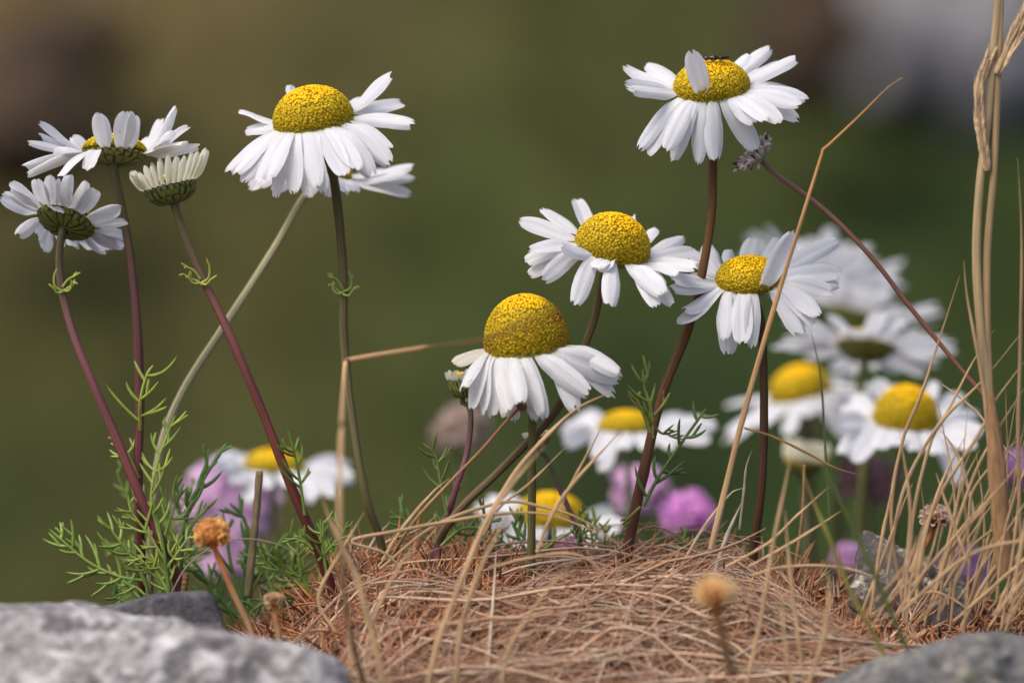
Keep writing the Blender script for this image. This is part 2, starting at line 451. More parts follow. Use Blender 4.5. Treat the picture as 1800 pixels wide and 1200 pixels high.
def hill_grass():
    n = 9000
    x = rng.uniform(-1.1, 1.1, n); y = rng.uniform(1.7, 4.2, n)
    base = np.array([(a, b, ground_z(a, b) - 0.01) for a, b in zip(x, y)])
    h = rng.uniform(0.03, 0.10, n); lean = rng.normal(0, 0.35, (n, 2))
    t = np.linspace(0, 1, 4)
    Pt = base[:, None, :] + np.stack([lean[:, :1] * h[:, None] * t ** 2, lean[:, 1:] * h[:, None] * t ** 2, h[:, None] * t * np.ones((n, 1))], -1)
    col = np.array([hill_col(a, b, c) for a, b, c in base]) * rng.uniform(0.7, 1.5, (n, 1))
    mb = MB(); tubes(mb, Pt, np.outer(rng.uniform(0.001, 0.0022, n), [1, .8, .5, .1]), 3, col)
    tag(mb.build("hillside_grass", M['hillgrass']), "short turf growing all over the hillside behind", "grass", kind="stuff")
hill_grass()

# ---------------------------------------------------------------- daisies
PT = np.array([0, .08, .25, .5, .72, .86, .94, 1.0]); PW = np.array([.42, .54, .82, 1.0, .97, .80, .60, .34])

def petal_mesh(P0, P1, P2, P3, side0, side1, w, cup, rg, nr=14, nc=9, twist=0.0, wav=0.0):
    q = np.linspace(-1, 1, nc)
    ln = np.array([.955, .985, .965, .985, 1.0, .982, .968, .985, .955])[:nc] + rg.uniform(-.05, .016, nc)
    if rg.random() < 0.3: ln[rg.integers(1, nc - 1)] -= 0.06
    t = np.linspace(0, 1, nr)[:, None] * ln[None]
    T = t[..., None]
    B = (1 - T) ** 3 * P0 + 3 * (1 - T) ** 2 * T * P1 + 3 * (1 - T) * T ** 2 * P2 + T ** 3 * P3
    dB = nrm(3 * (1 - T) ** 2 * (P1 - P0) + 6 * (1 - T) * T * (P2 - P1) + 3 * T ** 2 * (P3 - P2))
    k = sm(0.0, 0.35, T)
    sd = side0 * (1 - k) + side1 * k
    sd = nrm(sd - (sd * dB).sum(-1, keepdims=True) * dB)
    nn = np.cross(sd, dB)
    if twist:
        a = twist * T; sd, nn = np.cos(a) * sd + np.sin(a) * nn, np.cos(a) * nn - np.sin(a) * sd
    asym = rg.uniform(-.12, .12)
    hw = (w / 2 * np.interp(t, PT, PW) * (1 + asym * q[None] * (t > 0)))[..., None]
    Q = q[None, :, None]
    off = nn * (w * (cup * (Q ** 2 - 0.33) * np.clip(T * 3, 0, 1) + 0.034 * np.cos(Q * 6.5) * np.clip(T * 4, 0, 1) * (1 - .4 * T)
          + wav * np.sin(T * 9 + rg.uniform(0, 6)) * Q))
    v = B + sd * hw * Q + off
    idx = np.arange(nr * nc).reshape(nr, nc)
    f = np.stack([idx[:-1, :-1], idx[:-1, 1:], idx[1:, 1:], idx[1:, :-1]], -1).reshape(-1, 4)
    uv = np.stack([np.broadcast_to(q * .5 + .5, t.shape), t], -1)
    return v.reshape(-1, 3), f, uv

def frame(lean, tilt):
    a, b = math.radians(lean), math.radians(tilt)
    n = nrm(np.array([math.sin(a), -math.sin(b), math.cos(a) * math.cos(b)]))
    u = nrm(np.array([1., 0, 0]) - n[0] * n); v = np.cross(n, u)
    return n, u, v

def explicit_petal(C, R, fr, y, spec, L, Wr, rg):
    phi, tx, ty, wa = spec[:4]; o = spec[4] if len(spec) > 4 else {}
    n, u, v = fr; a = math.radians(phi)
    rad = math.cos(a) * u + math.sin(a) * v
    L = o.get('L', L) * pxs(y)
    P0 = C + R * 0.90 * rad - 0.04 * R * n
    dy = 0.0
    for _ in range(4):
        k = (D + P0[1] + dy) / D
        tip = np.array([(tx - 900) * S * k, P0[1] + dy, ZC + (600 - ty) * S * k])
        c2 = (tip[0] - P0[0]) ** 2 + (tip[2] - P0[2]) ** 2
        m = math.sqrt(max(L * L - c2, 0.0))
        dy = o.get('ds', 1 if math.sin(a) >= 0 else -1) * min(m, 0.75 * L)
    ch = tip - P0; ln = np.linalg.norm(ch); chh = ch / ln
    ar = o.get('arch', 0.5)
    P1 = P0 + 0.34 * ln * nrm(rad * ar + chh * (1 - ar))
    P2 = tip - 0.34 * ln * nrm(chh - n * 0.10 + n * o.get('curl', 0.0))
    side0 = np.cross(n, rad)
    vd = nrm(P0 - CAM)
    face = nrm(np.cross(chh, vd)); deep = nrm(np.cross(face, chh))
    wq = 0.9 * o.get('wk', 1.0); w_real = max(Wr, wa) * pxs(y) * wq; wap = wa * pxs(y) * wq
    ct = min(1.0, wap / w_real); st = math.sqrt(1 - ct * ct)
    best, bs = -9, None
    for sa in (1, -1):
        for sb in (1, -1):
            s_ = sa * ct * face + sb * st * deep
            g = np.dot(s_, side0)
            if g > best: best, bs = g, s_
    return petal_mesh(P0, P1, P2, tip, side0, bs, w_real, o.get('cup', rg.uniform(-.14, .26)), rg, twist=o.get('twist', rg.uniform(-.12, .12)), wav=o.get('wav', 0.035))

def random_petal(C, R, fr, phi, elev, L, w, rg):
    n, u, v = fr; a = math.radians(phi)
    rad = math.cos(a) * u + math.sin(a) * v
    P0 = C + R * 0.9 * rad - 0.04 * R * n
    e = math.radians(elev)
    tip = P0 + L * (math.cos(e) * rad + math.sin(e) * n)
    ch = nrm(tip - P0)
    P1 = P0 + 0.34 * L * nrm(rad * .6 + ch * .4); P2 = tip - .34 * L * nrm(ch - .1 * n)
    s0 = np.cross(n, rad)
    return petal_mesh(P0, P1, P2, tip, s0, s0 + n * rg.uniform(-.3, .3), w, rg.uniform(-.1, .14), rg, nr=9, twist=rg.uniform(-.2, .2))

def dome(C, R, h, fr, nf, rg, thmax=97, open_from=0.42, brown=None, bright=1.0):
    """the yellow centre: a dome packed with small florets, buds at the top and opened stars below"""
    n, u, v = fr; mb = MB()
    # underlying dome
    th = np.radians(np.linspace(0, thmax, 14)); ph = np.arange(28) * 2 * np.pi / 28
    rr = 0.955
    pt = C + rr * (R * np.sin(th)[:, None, None] * (np.cos(ph)[None, :, None] * u + np.sin(ph)[None, :, None] * v) + h * np.cos(th)[:, None, None] * n)
    idx = np.arange(14 * 28).reshape(14, 28); nx = np.roll(idx, -1, 1)
    f = np.stack([idx[:-1], idx[1:], nx[1:], nx[:-1]], -1).reshape(-1, 4)
    mb.add(pt.reshape(-1, 3), f, None, (0.48, 0.33, 0.012))
    cmin = math.cos(math.radians(thmax))
    nf = int(nf * 2.3); area = 2 * math.pi * R * (0.5 * R + 0.6 * h); sp = math.sqrt(area / nf)
    for i in range(nf):
        ct = 1 - (i + .5) / nf * (1 - cmin)
        a = i * 2.399963 + rg.normal(0, .26) * sp / (R * max(.15, math.sqrt(1 - ct * ct)))
        t = math.acos(np.clip(ct + rg.normal(0, .22) * sp / R * max(.2, math.sqrt(1 - ct * ct)), -1, 1)); fr_ = t / math.radians(thmax)
        rad = math.cos(a) * u + math.sin(a) * v
        p = C + R * math.sin(t) * rad + h * math.cos(t) * n
        nn = nrm(math.sin(t) / R * rad + math.cos(t) / h * n)
        nn = nrm(nn + rg.normal(0, .20, 3))
        x = nrm(np.cross(nn, (0.3, .5, .8))); yv = np.cross(nn, x)
        is_open = fr_ > open_from + rg.uniform(-.07, .07)
        c = np.array([1.0, 0.60, 0.005]) if not is_open else np.array([0.80, 0.56, 0.020])
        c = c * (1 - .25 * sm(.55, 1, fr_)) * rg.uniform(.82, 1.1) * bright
        if rg.random() < .10: c = c * np.array([.75, .75, 1.0])
        if brown is not None:
            b = brown(p, fr_, rg)
            c = c * (1 - b) + np.array([0.36, 0.16, 0.035]) * rg.uniform(.7, 1.2) * b
        r0 = sp * 0.60 * rg.uniform(.75, 1.2); H = sp * (0.34 if is_open else .26) * rg.uniform(.8, 1.3)
        if is_open:
            k = np.arange(10) * np.pi / 5 + rg.uniform(0, 1)
            rad_o = np.where(np.arange(10) % 2 == 0, 1.12, .55) * r0
            zo = np.where(np.arange(10) % 2 == 0, 1.0, .80) * H
            top = p + rad_o[:, None] * (np.cos(k)[:, None] * x + np.sin(k)[:, None] * yv) + zo[:, None] * nn
            low = p + 0.45 * r0 * (np.cos(k)[:, None] * x + np.sin(k)[:, None] * yv) - .2 * H * nn
            ctr = p + .35 * H * nn
            vv = np.vstack([low, top, ctr[None]]); j = np.arange(10); j2 = (j + 1) % 10
            cc = np.vstack([np.tile(c * .8, (10, 1)), np.tile(c * 1.12, (10, 1)), np.tile(c * .75, (1, 1))])
            n0 = mb.n
            mb.add(vv, np.stack([j, j2, 10 + j2, 10 + j], -1), None, cc)
            mb.f.append(n0 + np.stack([10 + j, 10 + j2, np.full(10, 20)], -1))
        else:
            k = np.arange(6) * np.pi / 3
            ring = lambda rr_, zz: p + rr_ * (np.cos(k)[:, None] * x + np.sin(k)[:, None] * yv) + zz * nn
            vv = np.vstack([ring(r0 * .9, -.2 * H), ring(r0 * .95, .55 * H), ring(r0 * .5, H), (p + 1.1 * H * nn)[None]])
            j = np.arange(6); j2 = (j + 1) % 6; n0 = mb.n
            mb.add(vv, np.vstack([np.stack([j, j2, 6 + j2, 6 + j], -1), np.stack([6 + j, 6 + j2, 12 + j2, 12 + j], -1)]), None, c)
            mb.f.append(n0 + np.stack([12 + j, 12 + j2, np.full(6, 18)], -1))
    return mb

def calyx_mesh(C, R, hc, fr, rs, bracts=True, rg=None):
    n, u, v = fr; mb = MB()
    prof_t = np.linspace(0, 1, 10)
    def at(t, a, lift=0.0):
        r = (rs + (R * 0.97 - rs) * np.cos(t * np.pi / 2) ** 0.8) + lift
        z = -hc * (np.sin(t * np.pi / 2) ** 1.15) - lift * t
        rad = np.cos(a)[..., None] * u + np.sin(a)[..., None] * v
        return C + r[..., None] * rad + z[..., None] * n
    a = np.arange(24) * 2 * np.pi / 24
    tt, aa = np.meshgrid(prof_t, a, indexing='ij')
    pt = at(tt, aa); idx = np.arange(240).reshape(10, 24); nx = np.roll(idx, -1, 1)
    f = np.stack([idx[:-1], nx[:-1], nx[1:], idx[1:]], -1).reshape(-1, 4)
    mb.add(pt.reshape(-1, 3), f, np.full((240, 2), .5) * [1, .4])
    if bracts:
        for row, (t_lo, t_hi, cnt) in enumerate(((.98, .40, 15), (.86, .12, 21), (.62, -.05, 25))):
            for i in range(cnt):
                a0 = (i + .5 * (row % 2) + rg.uniform(-.15, .15)) * 2 * np.pi / cnt
                q = np.linspace(-1, 1, 5); s = np.linspace(0, 1, 7)
                ss, qq = np.meshgrid(s, q, indexing='ij')
                t = np.clip(t_lo + (t_hi + rg.uniform(-.04, .04) - t_lo) * ss, -.1, 1)
                wd = (0.62 * 2 * np.pi / cnt) * np.interp(ss, [0, .3, .75, .93, 1], [.8, 1, 1, .7, .25])
                lift = R * (0.02 + .035 * ss - .045 * qq ** 2 + .01 * (2 - row))
                pt = at(np.maximum(t, 0), a0 + wd * qq, lift) + np.minimum(t, 0)[..., None] * (-hc) * n
                ix = np.arange(35).reshape(7, 5)
                mb.add(pt.reshape(-1, 3), np.stack([ix[:-1, :-1], ix[:-1, 1:], ix[1:, 1:], ix[1:, :-1]], -1).reshape(-1, 4),
                       np.stack([qq * .5 + .5, ss], -1).reshape(-1, 2))
    return mb

def leaf_mesh(pts, npairs, lobe, rad, rg, col=(0.10, 0.17, 0.035), start=0.25, fork=0.5, spread=50, plane=None):
    """a feathery leaf: a thin midrib with pairs of narrow lobes"""
    mb = MB(); pp = spline(pts, 24); rad = rad * .86; lobe = lobe * 1.25
    col = np.array(col) * rg.uniform(.85, 1.2) * np.array([1.6, 1.5, 1.1])
    tubes(mb, pp, rad * np.interp(np.linspace(0, 1, 24), [0, .9, 1], [1.05, .75, .35]), 5, col, flat=.7)
    T = nrm(np.gradient(pp, axis=0)); L = np.linalg.norm(np.diff(pp, axis=0), axis=1).sum()
    pl = nrm(np.array([rg.normal(0, .5), -1, rg.normal(0, .4)])) if plane is None else nrm(np.array(plane, float))
    for i in range(npairs):
        s = start + (0.95 - start) * (i + .5) / npairs
        for sg in (-1, 1):
            if rg.random() < .12: continue
            k = int(np.clip(s + sg * .03 + rg.uniform(-.06, .06), 0, 1) * 23)
            t = T[k]; sd = nrm(np.cross(t, pl)) * sg; sd = nrm(sd + pl * rg.normal(0, .35))
            an = math.radians(spread + 6 + rg.normal(0, 14)); ll = lobe * rg.uniform(.55, 1.25) * (1 - .45 * max(0, s - .5))
            d0 = math.cos(an) * t + math.sin(an) * sd
            d1 = nrm(d0 * .6 + t * rg.uniform(.3, 1.2) + rg.normal(0, .25, 3) + np.array([0, 0, .3]))
            ts = np.linspace(0, 1, 8)[:, None]
            q = pp[k] + ll * (d0 * ts * (1 - .5 * ts) + d1 * .5 * ts ** 2)
            tubes(mb, q, rad * np.interp(ts[:, 0], [0, .3, .8, 1], [.75, .95, .75, .15]), 5, col * rg.uniform(.8, 1.25), flat=.6)
            for _f in range(int(rg.random() < fork + .15) + int(rg.random() < fork * .6)):
                j = int(rg.integers(2, 5)); dd = nrm(d0 * .8 + sd * rg.choice([-1, 1]) * .7 + t * .2)
                q2 = q[j] + ll * rg.uniform(.35, .6) * (dd * ts + t * .25 * ts ** 2)
                tubes(mb, q2, rad * np.interp(ts[:, 0], [0, .8, 1], [.8, .75, .25]), 5, col * rg.uniform(.8, 1.2), flat=.6)
    return mb

def stem_mesh(pts, r0, r1, cols, n=48):
    mb = MB(); pp = spline(pts, n); t = np.linspace(0, 1, n)
    rad = (r0 + (r1 - r0) * t) * 0.9
    rad = rad * (1 + .03 * np.sin(t * 23 + r0 * 1e6) + .02 * np.sin(t * 61 + r0 * 3e6) + .10 * np.exp(-((t - .62) / .012) ** 2))
    tubes(mb, pp, rad, 20, None, ridge=0.07, colk=ramp(cols, t))
    return mb

# ---- data of each flower, in photograph pixels
DAISIES = []
def daisy(name, label, c, y, R, h, lean, tilt, stem, cols, petals=None, rand=None, L=120, Wr=36, mp='petal', nf=430, hc=None, sr=(6, 7),
          bracts=False, brown=None, thmax=97, open_from=.42, leaves=(), seed=1, disc=True, bright=1.0, calyx=True, cat="daisy", group=None):
    rg = np.random.default_rng(seed); k = pxs(y)
    C = P(c[0], c[1], y); Rm, hm = R * k, h * k; fr = frame(lean, tilt)
    hcm = (hc if hc is not None else R * .42) * k
    sp = [C - fr[0] * hcm * .93, C - fr[0] * hcm * 1.35]
    for q in stem: sp.append(P(q[0], q[1], y + (q[2] if len(q) > 2 else 0.0)))
    root = thing(name, label, cat, sp[-1], group)
    sp.append(sp[-1] + nrm(nrm(sp[-1] - sp[-2]) + np.array([0, 0.3, -1.4])) * .032)
    st = stem_mesh(sp, sr[0] * k, sr[1] * k, cols).build("stem", M['stem'], root)
    if disc: dome(C, Rm, hm, fr, nf, rg, thmax, open_from, brown, bright).build("yellow_disc", M['floret'], root)
    if calyx: calyx_mesh(C, Rm, hcm, fr, sr[0] * 1.05 * k, bracts, rg).build("calyx", M['calyx'], root)
    for s_ in petals or ():
        v, f, uv = explicit_petal(C, Rm, fr, y, s_, L, Wr, rg)
        mb = MB(); mb.add(v, f, uv)
        mm = s_[4].get('mat', mp) if len(s_) > 4 else mp
        mb.build("petal", M[mm], root)
    if rand:
        cnt, e0, e1, Lr, Wd = rand[:5]; a0 = rng.uniform(0, 360)
        for i in range(cnt):
            phi = a0 + (i + rg.uniform(-.25, .25)) * 360 / cnt
            v, f, uv = random_petal(C, Rm, fr, phi, rg.uniform(e0, e1), Lr * k * rg.uniform(.85, 1.1), Wd * k * rg.uniform(.85, 1.1), rg)
            mb = MB(); mb.add(v, f, uv); mb.build("petal", M[mp], root)
    for lf in leaves:
        pts = [P(a[0], a[1], y + (a[2] if len(a) > 2 else -.001)) for a in lf['p']]
        leaf_mesh(pts, lf.get('n', 4), lf.get('lobe', 30) * k, lf.get('r', 2.6) * k, rg, lf.get('col', (0.10, 0.17, 0.035)), lf.get('start', .25), lf.get('fork', .4), lf.get('spread', 50)).build("leaf", M['leaf'], st)
    return root

PURP = [(.13, .13, .06), (.24, .090, .088), (.20, .060, .058), (.15, .040, .038), (.07, .017, .017)]
LG = (0.27, 0.34, 0.085)
def tuft(cx, cy, ang=90, s=1.0, col=LG):
    """a little bract tuft hugging the stem"""
    out = []; rt_ = np.random.default_rng(int(cx)); m = rt_.choice([-1, 1])
    for path in ([(0, 14), (-13, 6), (-15, -10), (-10, -24)], [(2, 13), (15, 6), (24, 0), (30, 2)], [(0, 9), (9, -6), (20, -14), (30, -22)], [(0, 15), (10, 16), (17, 6), (15, -6)], [(0, 16), (-9, 18), (-15, 10), (-24, 2)]):
        jx, jy = rt_.uniform(.8, 1.15, 2)
        out.append(dict(p=[(cx + m * a * s * jx, cy + b * s * jy, -.0012 - .0006 * k) for k, (a, b) in enumerate(path)], n=1 if rt_.random() < .5 else 0, lobe=9 * s, r=2.9, col=col, start=.45, fork=.0, spread=30))
    return out

daisy("daisy", "daisy seen from below with its dark green calyx showing, at the left edge", (116, 388), 0.004, 53, 26, 17, -28,
      [(105, 480), (130, 590), (190, 735), (250, 880), (318, 1040, .004)], PURP, hc=17, thmax=75, bracts=True, L=88, Wr=32, nf=160, sr=(7, 11), seed=11, petals=[
    (186, 0, 345, 34), (195, 10, 334, 22), (208, 18, 319, 22), (232, 63, 313, 28), (252, 91, 308, 28), (272, 126, 308, 28), (287, 149, 318, 24), (303, 172, 334, 32),
    (325, 214, 363, 30), (345, 225, 389, 22), (5, 229, 415, 26), (25, 223, 436, 26), (42, 191, 442, 28), (58, 164, 440, 22), (78, 128, 434, 26), (105, 105, 428, 24, {'L': 60}),
    (130, 77, 442, 30), (150, 66, 416, 24), (165, 31, 414, 28), (245, 104, 374, 16, {'L': 48, 'curl': -.8}), (15, 200, 428, 22), (262, 108, 316, 26)],
    leaves=tuft(110, 497, 88))
daisy("daisy", "daisy with two upright petals before its small yellow centre, above the dark-calyx daisy", (201, 270), 0.007, 56, 34, 2, -9,
      [(206, 330), (225, 425), (240, 560), (246, 700), (243, 840), (250, 1045, .004)], [(.13, .14, .05), (.16, .07, .06), (.16, .055, .05), (.14, .045, .04), (.10, .03, .03), (.07, .02, .025)],
      hc=18, thmax=80, bracts=True, L=104, Wr=36, nf=200, sr=(8, 9), seed=12, open_from=.7, petals=[
    (190, 38, 293, 22), (200, 44, 309, 20), (180, 45, 249, 16), (168, 66, 216, 16), (174, 67, 236, 15), (140, 127, 238, 28, {'L': 60}), (258, 172, 197, 36, {'L': 84, 'mat': 'petal_old', 'arch': .25}), (288, 225, 194, 44, {'L': 84, 'arch': .25, 'mat': 'petal_old'}),
    (300, 233, 200, 30, {'L': 80, 'arch': .25}), (22, 284, 207, 17), (10, 309, 185, 18), (356, 303, 229, 17), (348, 335, 221, 18), (338, 354, 256, 24), (342, 330, 250, 18), (215, 102, 312, 12), (240, 153, 300, 27, {'L': 52, 'curl': -.6, 'arch': .9}), (60, 262, 240, 18, {'L': 60}), (185, 95, 262, 20, {'L': 80})],
    leaves=[dict(p=[(247, 756), (247, 705, -.004), (258, 660, -.005), (269, 642, -.005)], n=3, lobe=62, r=4.2, start=.05, fork=0.15, col=(.19, .26, .05)),
            dict(p=[(244, 840), (225, 800), (205, 775, .003), (190, 768, .004)], n=2, lobe=34, r=4, col=(.17, .22, .05))])
pts = []
rg_ = np.random.default_rng(5)
for i in range(30):
    ph = 183 + i * 354 / 29
    t = (1 - math.cos(math.radians(ph - 180))) / 2 if ph < 360 else (1 + math.cos(math.radians(ph - 360))) / 2
    if ph > 360: t = 1 - ((1 - math.cos(math.radians(ph - 360))) / 2); 
    x = 228 + 138 * t; yy = 303 - 38 * t - 10 * math.sin(math.pi * t) + rg_.uniform(-6, 8)
    pts.append((ph, x, yy, rg_.uniform(11, 14), {'L': 62 + 6 * rg_.random(), 'arch': .22, 'cup': .25}))
daisy("daisy_bud", "half open daisy bud with a cup of upright cream petals", (299, 327), 0.0, 46, 20, -14, -2,
      [(318, 395), (350, 475), (400, 580), (460, 720), (510, 850), (587, 1048, .003)], [(.15, .15, .06), (.22, .088, .074), (.18, .050, .040), (.14, .034, .026), (.10, .022, .017), (.07, .016, .014)],
      hc=30, thmax=60, bracts=True, mp='petal_cream', nf=120, sr=(7.5, 10), seed=13, Wr=14, petals=pts,
      leaves=tuft(352, 482, 85, 1.1) + [dict(p=[(536, 905), (526, 835), (518, 797), (506, 756)], n=4, lobe=48, r=3.6, start=.25, fork=.25), dict(p=[(560, 985), (600, 940), (612, 915)], n=3, lobe=36, r=3.4), dict(p=[(575, 1010), (566, 955), (563, 912)], n=3, lobe=34, r=3.6), dict(p=[(550, 965), (528, 945), (517, 942)], n=2, lobe=24, r=3.2)])
daisy("daisy", "tall daisy with a big yellow dome and long drooping petals at the upper left", (551, 211), 0.004, 70, 60, -8, 14,
      [(585, 305), (603, 470), (605, 600), (620, 740), (645, 880), (672, 965, .004)], [(.09, .07, .025), (.11, .085, .03), (.17, .14, .06), (.16, .13, .055), (.13, .10, .04), (.12, .09, .04)],
      L=133, Wr=40, nf=560, seed=14, sr=(8.5, 7), petals=[
    (200, 397, 305, 24), (213, 425, 322, 27), (224, 452, 320, 26), (233, 485, 350, 26), (245, 517, 342, 35), (254, 542, 347, 32), (262, 556, 333, 37), (270, 571, 340, 26), (285, 608, 312, 43), (304, 655, 312, 42), (322, 687, 291, 42),
    (176, 431, 228, 24, {'L': 80}), (160, 420, 194, 7, {'L': 90}), (112, 512, 149, 22, {'L': 85}), (22, 690, 126, 27, {'arch': .2, 'L': 110}), (12, 711, 181, 26), (355, 730, 219, 30), (40, 641, 171, 18), (207, 410, 308, 22), (294, 632, 300, 36), (236, 470, 318, 22), (130, 470, 235, 20), (90, 560, 190, 24, {'L': 70}), (340, 690, 262, 20, {'L': 110, 'wk': .8})],
    leaves=tuft(603, 500, 86, 1.1, (.22, .30, .08)))
daisy("daisy", "pale-stemmed daisy mostly hidden behind the big drooping yellow-domed daisy", (568, 298), 0.034, 50, 30, 18, 4,
      [(532, 350, -.004), (480, 440, -.008), (390, 580, -.012), (320, 690, -.014), (282, 790, -.016), (268, 920, -.018), (262, 1050, -.018)], [(.40, .38, .20), (.42, .38, .20), (.42, .37, .20), (.38, .33, .18), (.30, .24, .13), (.24, .17, .10)],
      L=115, Wr=36, nf=200, seed=15, sr=(7, 8.5), petals=[
    (5, 730, 290, 22), (350, 731, 314, 22), (338, 725, 344, 24), (355, 719, 304, 20), (318, 622, 338, 28), (305, 603, 340, 28), (282, 572, 344, 24), (200, 437, 334, 26), (190, 452, 328, 24), (265, 548, 347, 24), (30, 690, 300, 18), (150, 500, 300, 24), (90, 585, 270, 24, {'L': 60}), (230, 480, 335, 26)])
daisy("daisy", "tall daisy with a dark fly on top and one petal standing up before its centre", (1251, 152), 0.005, 66, 45, -4, 21,
      [(1253, 290), (1248, 400), (1215, 560), (1165, 690), (1138, 800), (1098, 1000, .004)], [(.11, .055, .016), (.13, .062, .020), (.15, .072, .024), (.16, .070, .036), (.14, .046, .036), (.10, .028, .028)],
      L=112, Wr=38, nf=520, seed=16, sr=(7.5, 11), petals=[
    (176, 1094, 115, 20, {'curl': .5}), (188, 1097, 150, 30), (150, 1135, 112, 28), (163, 1121, 133, 30), (214, 1121, 265, 29), (220, 1138, 275, 24), (237, 1170, 267, 36), (243, 1180, 285, 32), (253, 1227, 290, 30), (270, 1257, 284, 37), (286, 1331, 267, 42), (300, 1331, 217, 36, {'L': 90}), (318, 1374, 216, 36), (335, 1410, 185, 32), (328, 1405, 214, 32), (350, 1422, 174, 28), (2, 1407, 162, 26), (20, 1402, 99, 24), (32, 1370, 109, 20), (52, 1355, 82, 30), (68, 1317, 95, 24, {'L': 75}),
    (256, 1212, 88, 41, {'L': 98, 'arch': .1, 'mat': 'petal', 'cup': .1}), (308, 1350, 212, 30), (110, 1225, 118, 26, {'L': 70}), (195, 1110, 158, 22)],
    leaves=[dict(p=[(1148, 770), (1145, 722), (1133, 680), (1130, 648)], n=3, lobe=40, r=4.2, start=.1, fork=.2, col=(.15, .20, .05)), dict(p=[(1143, 760), (1126, 715), (1103, 686)], n=1, lobe=26, r=4, col=(.17, .20, .06)),
            dict(p=[(1131, 890), (1154, 845), (1192, 787), (1242, 717)], n=5, lobe=44, r=4.2, start=.1, fork=.25, col=(.07, .13, .035)), dict(p=[(1126, 890), (1110, 905), (1093, 922)], n=1, lobe=20, r=3.6, col=(.16, .18, .05)), dict(p=[(1146, 745), (1165, 762), (1190, 757)], n=1, lobe=22, r=3.2, col=(.10, .13, .04)), dict(p=[(1150, 730), (1168, 708), (1178, 690)], n=1, lobe=24, r=4, col=(.2, .23, .08))])
daisy("daisy", "daisy tilted to the right with a tall yellow dome, above the domed drooping centre daisy", (1076, 436), 0.004, 66, 62, 15, 18,
      [(1058, 490), (1045, 560), (1010, 650), (975, 725), (880, 825), (800, 905), (760, 990, .008)], [(.12, .09, .03), (.14, .10, .04), (.14, .10, .045), (.17, .11, .06), (.18, .11, .06), (.16, .09, .05)],
      L=118, Wr=37, nf=540, seed=17, sr=(7, 8), petals=[
    (176, 910, 387, 33), (150, 952, 366, 22), (122, 1010, 347, 30), (72, 1112, 379, 20, {'L': 75}), (20, 1202, 416, 28), (6, 1228, 440, 28), (352, 1228, 470, 30), (335, 1189, 485, 20), (318, 1181, 540, 32), (306, 1155, 541, 36), (296, 1167, 520, 40), (270, 1073, 541, 36), (240, 1010, 537, 38), (214, 952, 494, 37), (206, 927, 485, 30), (199, 920, 462, 30), (195, 929, 441, 26), (232, 986, 429, 26, {'L': 80, 'curl': .3, 'arch': .9}), (258, 1047, 473, 30, {'L': 46, 'curl': -.8}), (266, 1062, 480, 26, {'L': 40, 'curl': -.6}), (328, 1165, 500, 26), (100, 1060, 380, 24, {'L': 70}), (45, 1150, 400, 22, {'L': 80})])
def brownband(p, fr_, rg):
    d = ((p[0] - P(930, 575)[0]) * 0.42 + 0.0 - (p[2] - P(930, 575)[2])) / S      # brown belt tinted into the florets for the blurred blade crossing the dome
    b = math.exp(-((d - 2) / 13.0) ** 2) * .60 + .40 * sm(.25, .8, (p[0] - P(930, 575)[0]) / (70 * S)) 
    return float(np.clip(b * rg.uniform(.4, 1.3) + (0.12 if rg.random() < .2 else 0), 0, .95))
daisy("daisy", "sharp ageing daisy with a tall brown-banded dome and petals hanging straight down", (926, 602), -0.002, 74, 86, -6, 15,
      [(936, 735), (935, 800), (935, 870), (934, 985, .003)], [(.10, .10, .03), (.12, .11, .035), (.17, .15, .055), (.12, .10, .035), (.08, .06, .025)],
      L=128, Wr=38, nf=820, seed=18, sr=(7.5, 8), mp='petal_old', brown=brownband, thmax=100, open_from=.33, petals=[
    (186, 796, 641, 24, {'L': 80, 'mat': 'petal_brown'}), (196, 809, 687, 14), (206, 830, 722, 28), (218, 862, 737, 26), (228, 887, 735, 30), (240, 907, 742, 32), (249, 915, 712, 36), (258, 942, 742, 28), (269, 957, 740, 39), (302, 1012, 726, 40), (285, 1037, 695, 43), (308, 1094, 668, 48), (338, 1091, 657, 36), (320, 1082, 699, 32), (262, 950, 735, 34), (234, 897, 725, 30), (212, 850, 730, 22), (90, 930, 690, 30, {'L': 110}), (50, 1010, 680, 30, {'L': 110}), (130, 860, 690, 30, {'L': 110})])
daisy("daisy", "daisy with a flat yellow centre crossed by one folded petal, right of the middle", (1316, 490), 0.006, 57, 38, -3, 23,
      [(1337, 560), (1343, 700), (1339, 850), (1324, 985, .003)], [(.07, .05, .02), (.09, .045, .02), (.09, .04, .02), (.085, .04, .02), (.08, .04, .02)],
      L=112, Wr=38, nf=440, seed=19, sr=(7.5, 8.5), petals=[
    (215, 1189, 569, 28, {'curl': .5}), (205, 1199, 543, 22, {'L': 90, 'curl': .6}), (186, 1177, 490, 26), (192, 1176, 508, 24), (170, 1212, 483, 18, {'L': 70}), (160, 1217, 442, 28), (142, 1242, 426, 32), (120, 1286, 441, 22, {'L': 60}), (92, 1326, 415, 37, {'L': 80}), (68, 1364, 416, 22, {'L': 80}), (292, 1397, 405, 40, {'L': 135, 'arch': .15, 'cup': .2}), (32, 1477, 422, 36), (10, 1480, 480, 36), (350, 1465, 517, 40), (335, 1441, 556, 34), (316, 1412, 590, 37), (236, 1279, 627, 42), (256, 1302, 606, 42), (276, 1321, 612, 32), (0, 1478, 500, 30), (150, 1228, 455, 24, {'L': 85}), (226, 1272, 600, 30), (20, 1440, 470, 28, {'L': 80}), (325, 1432, 575, 26)])

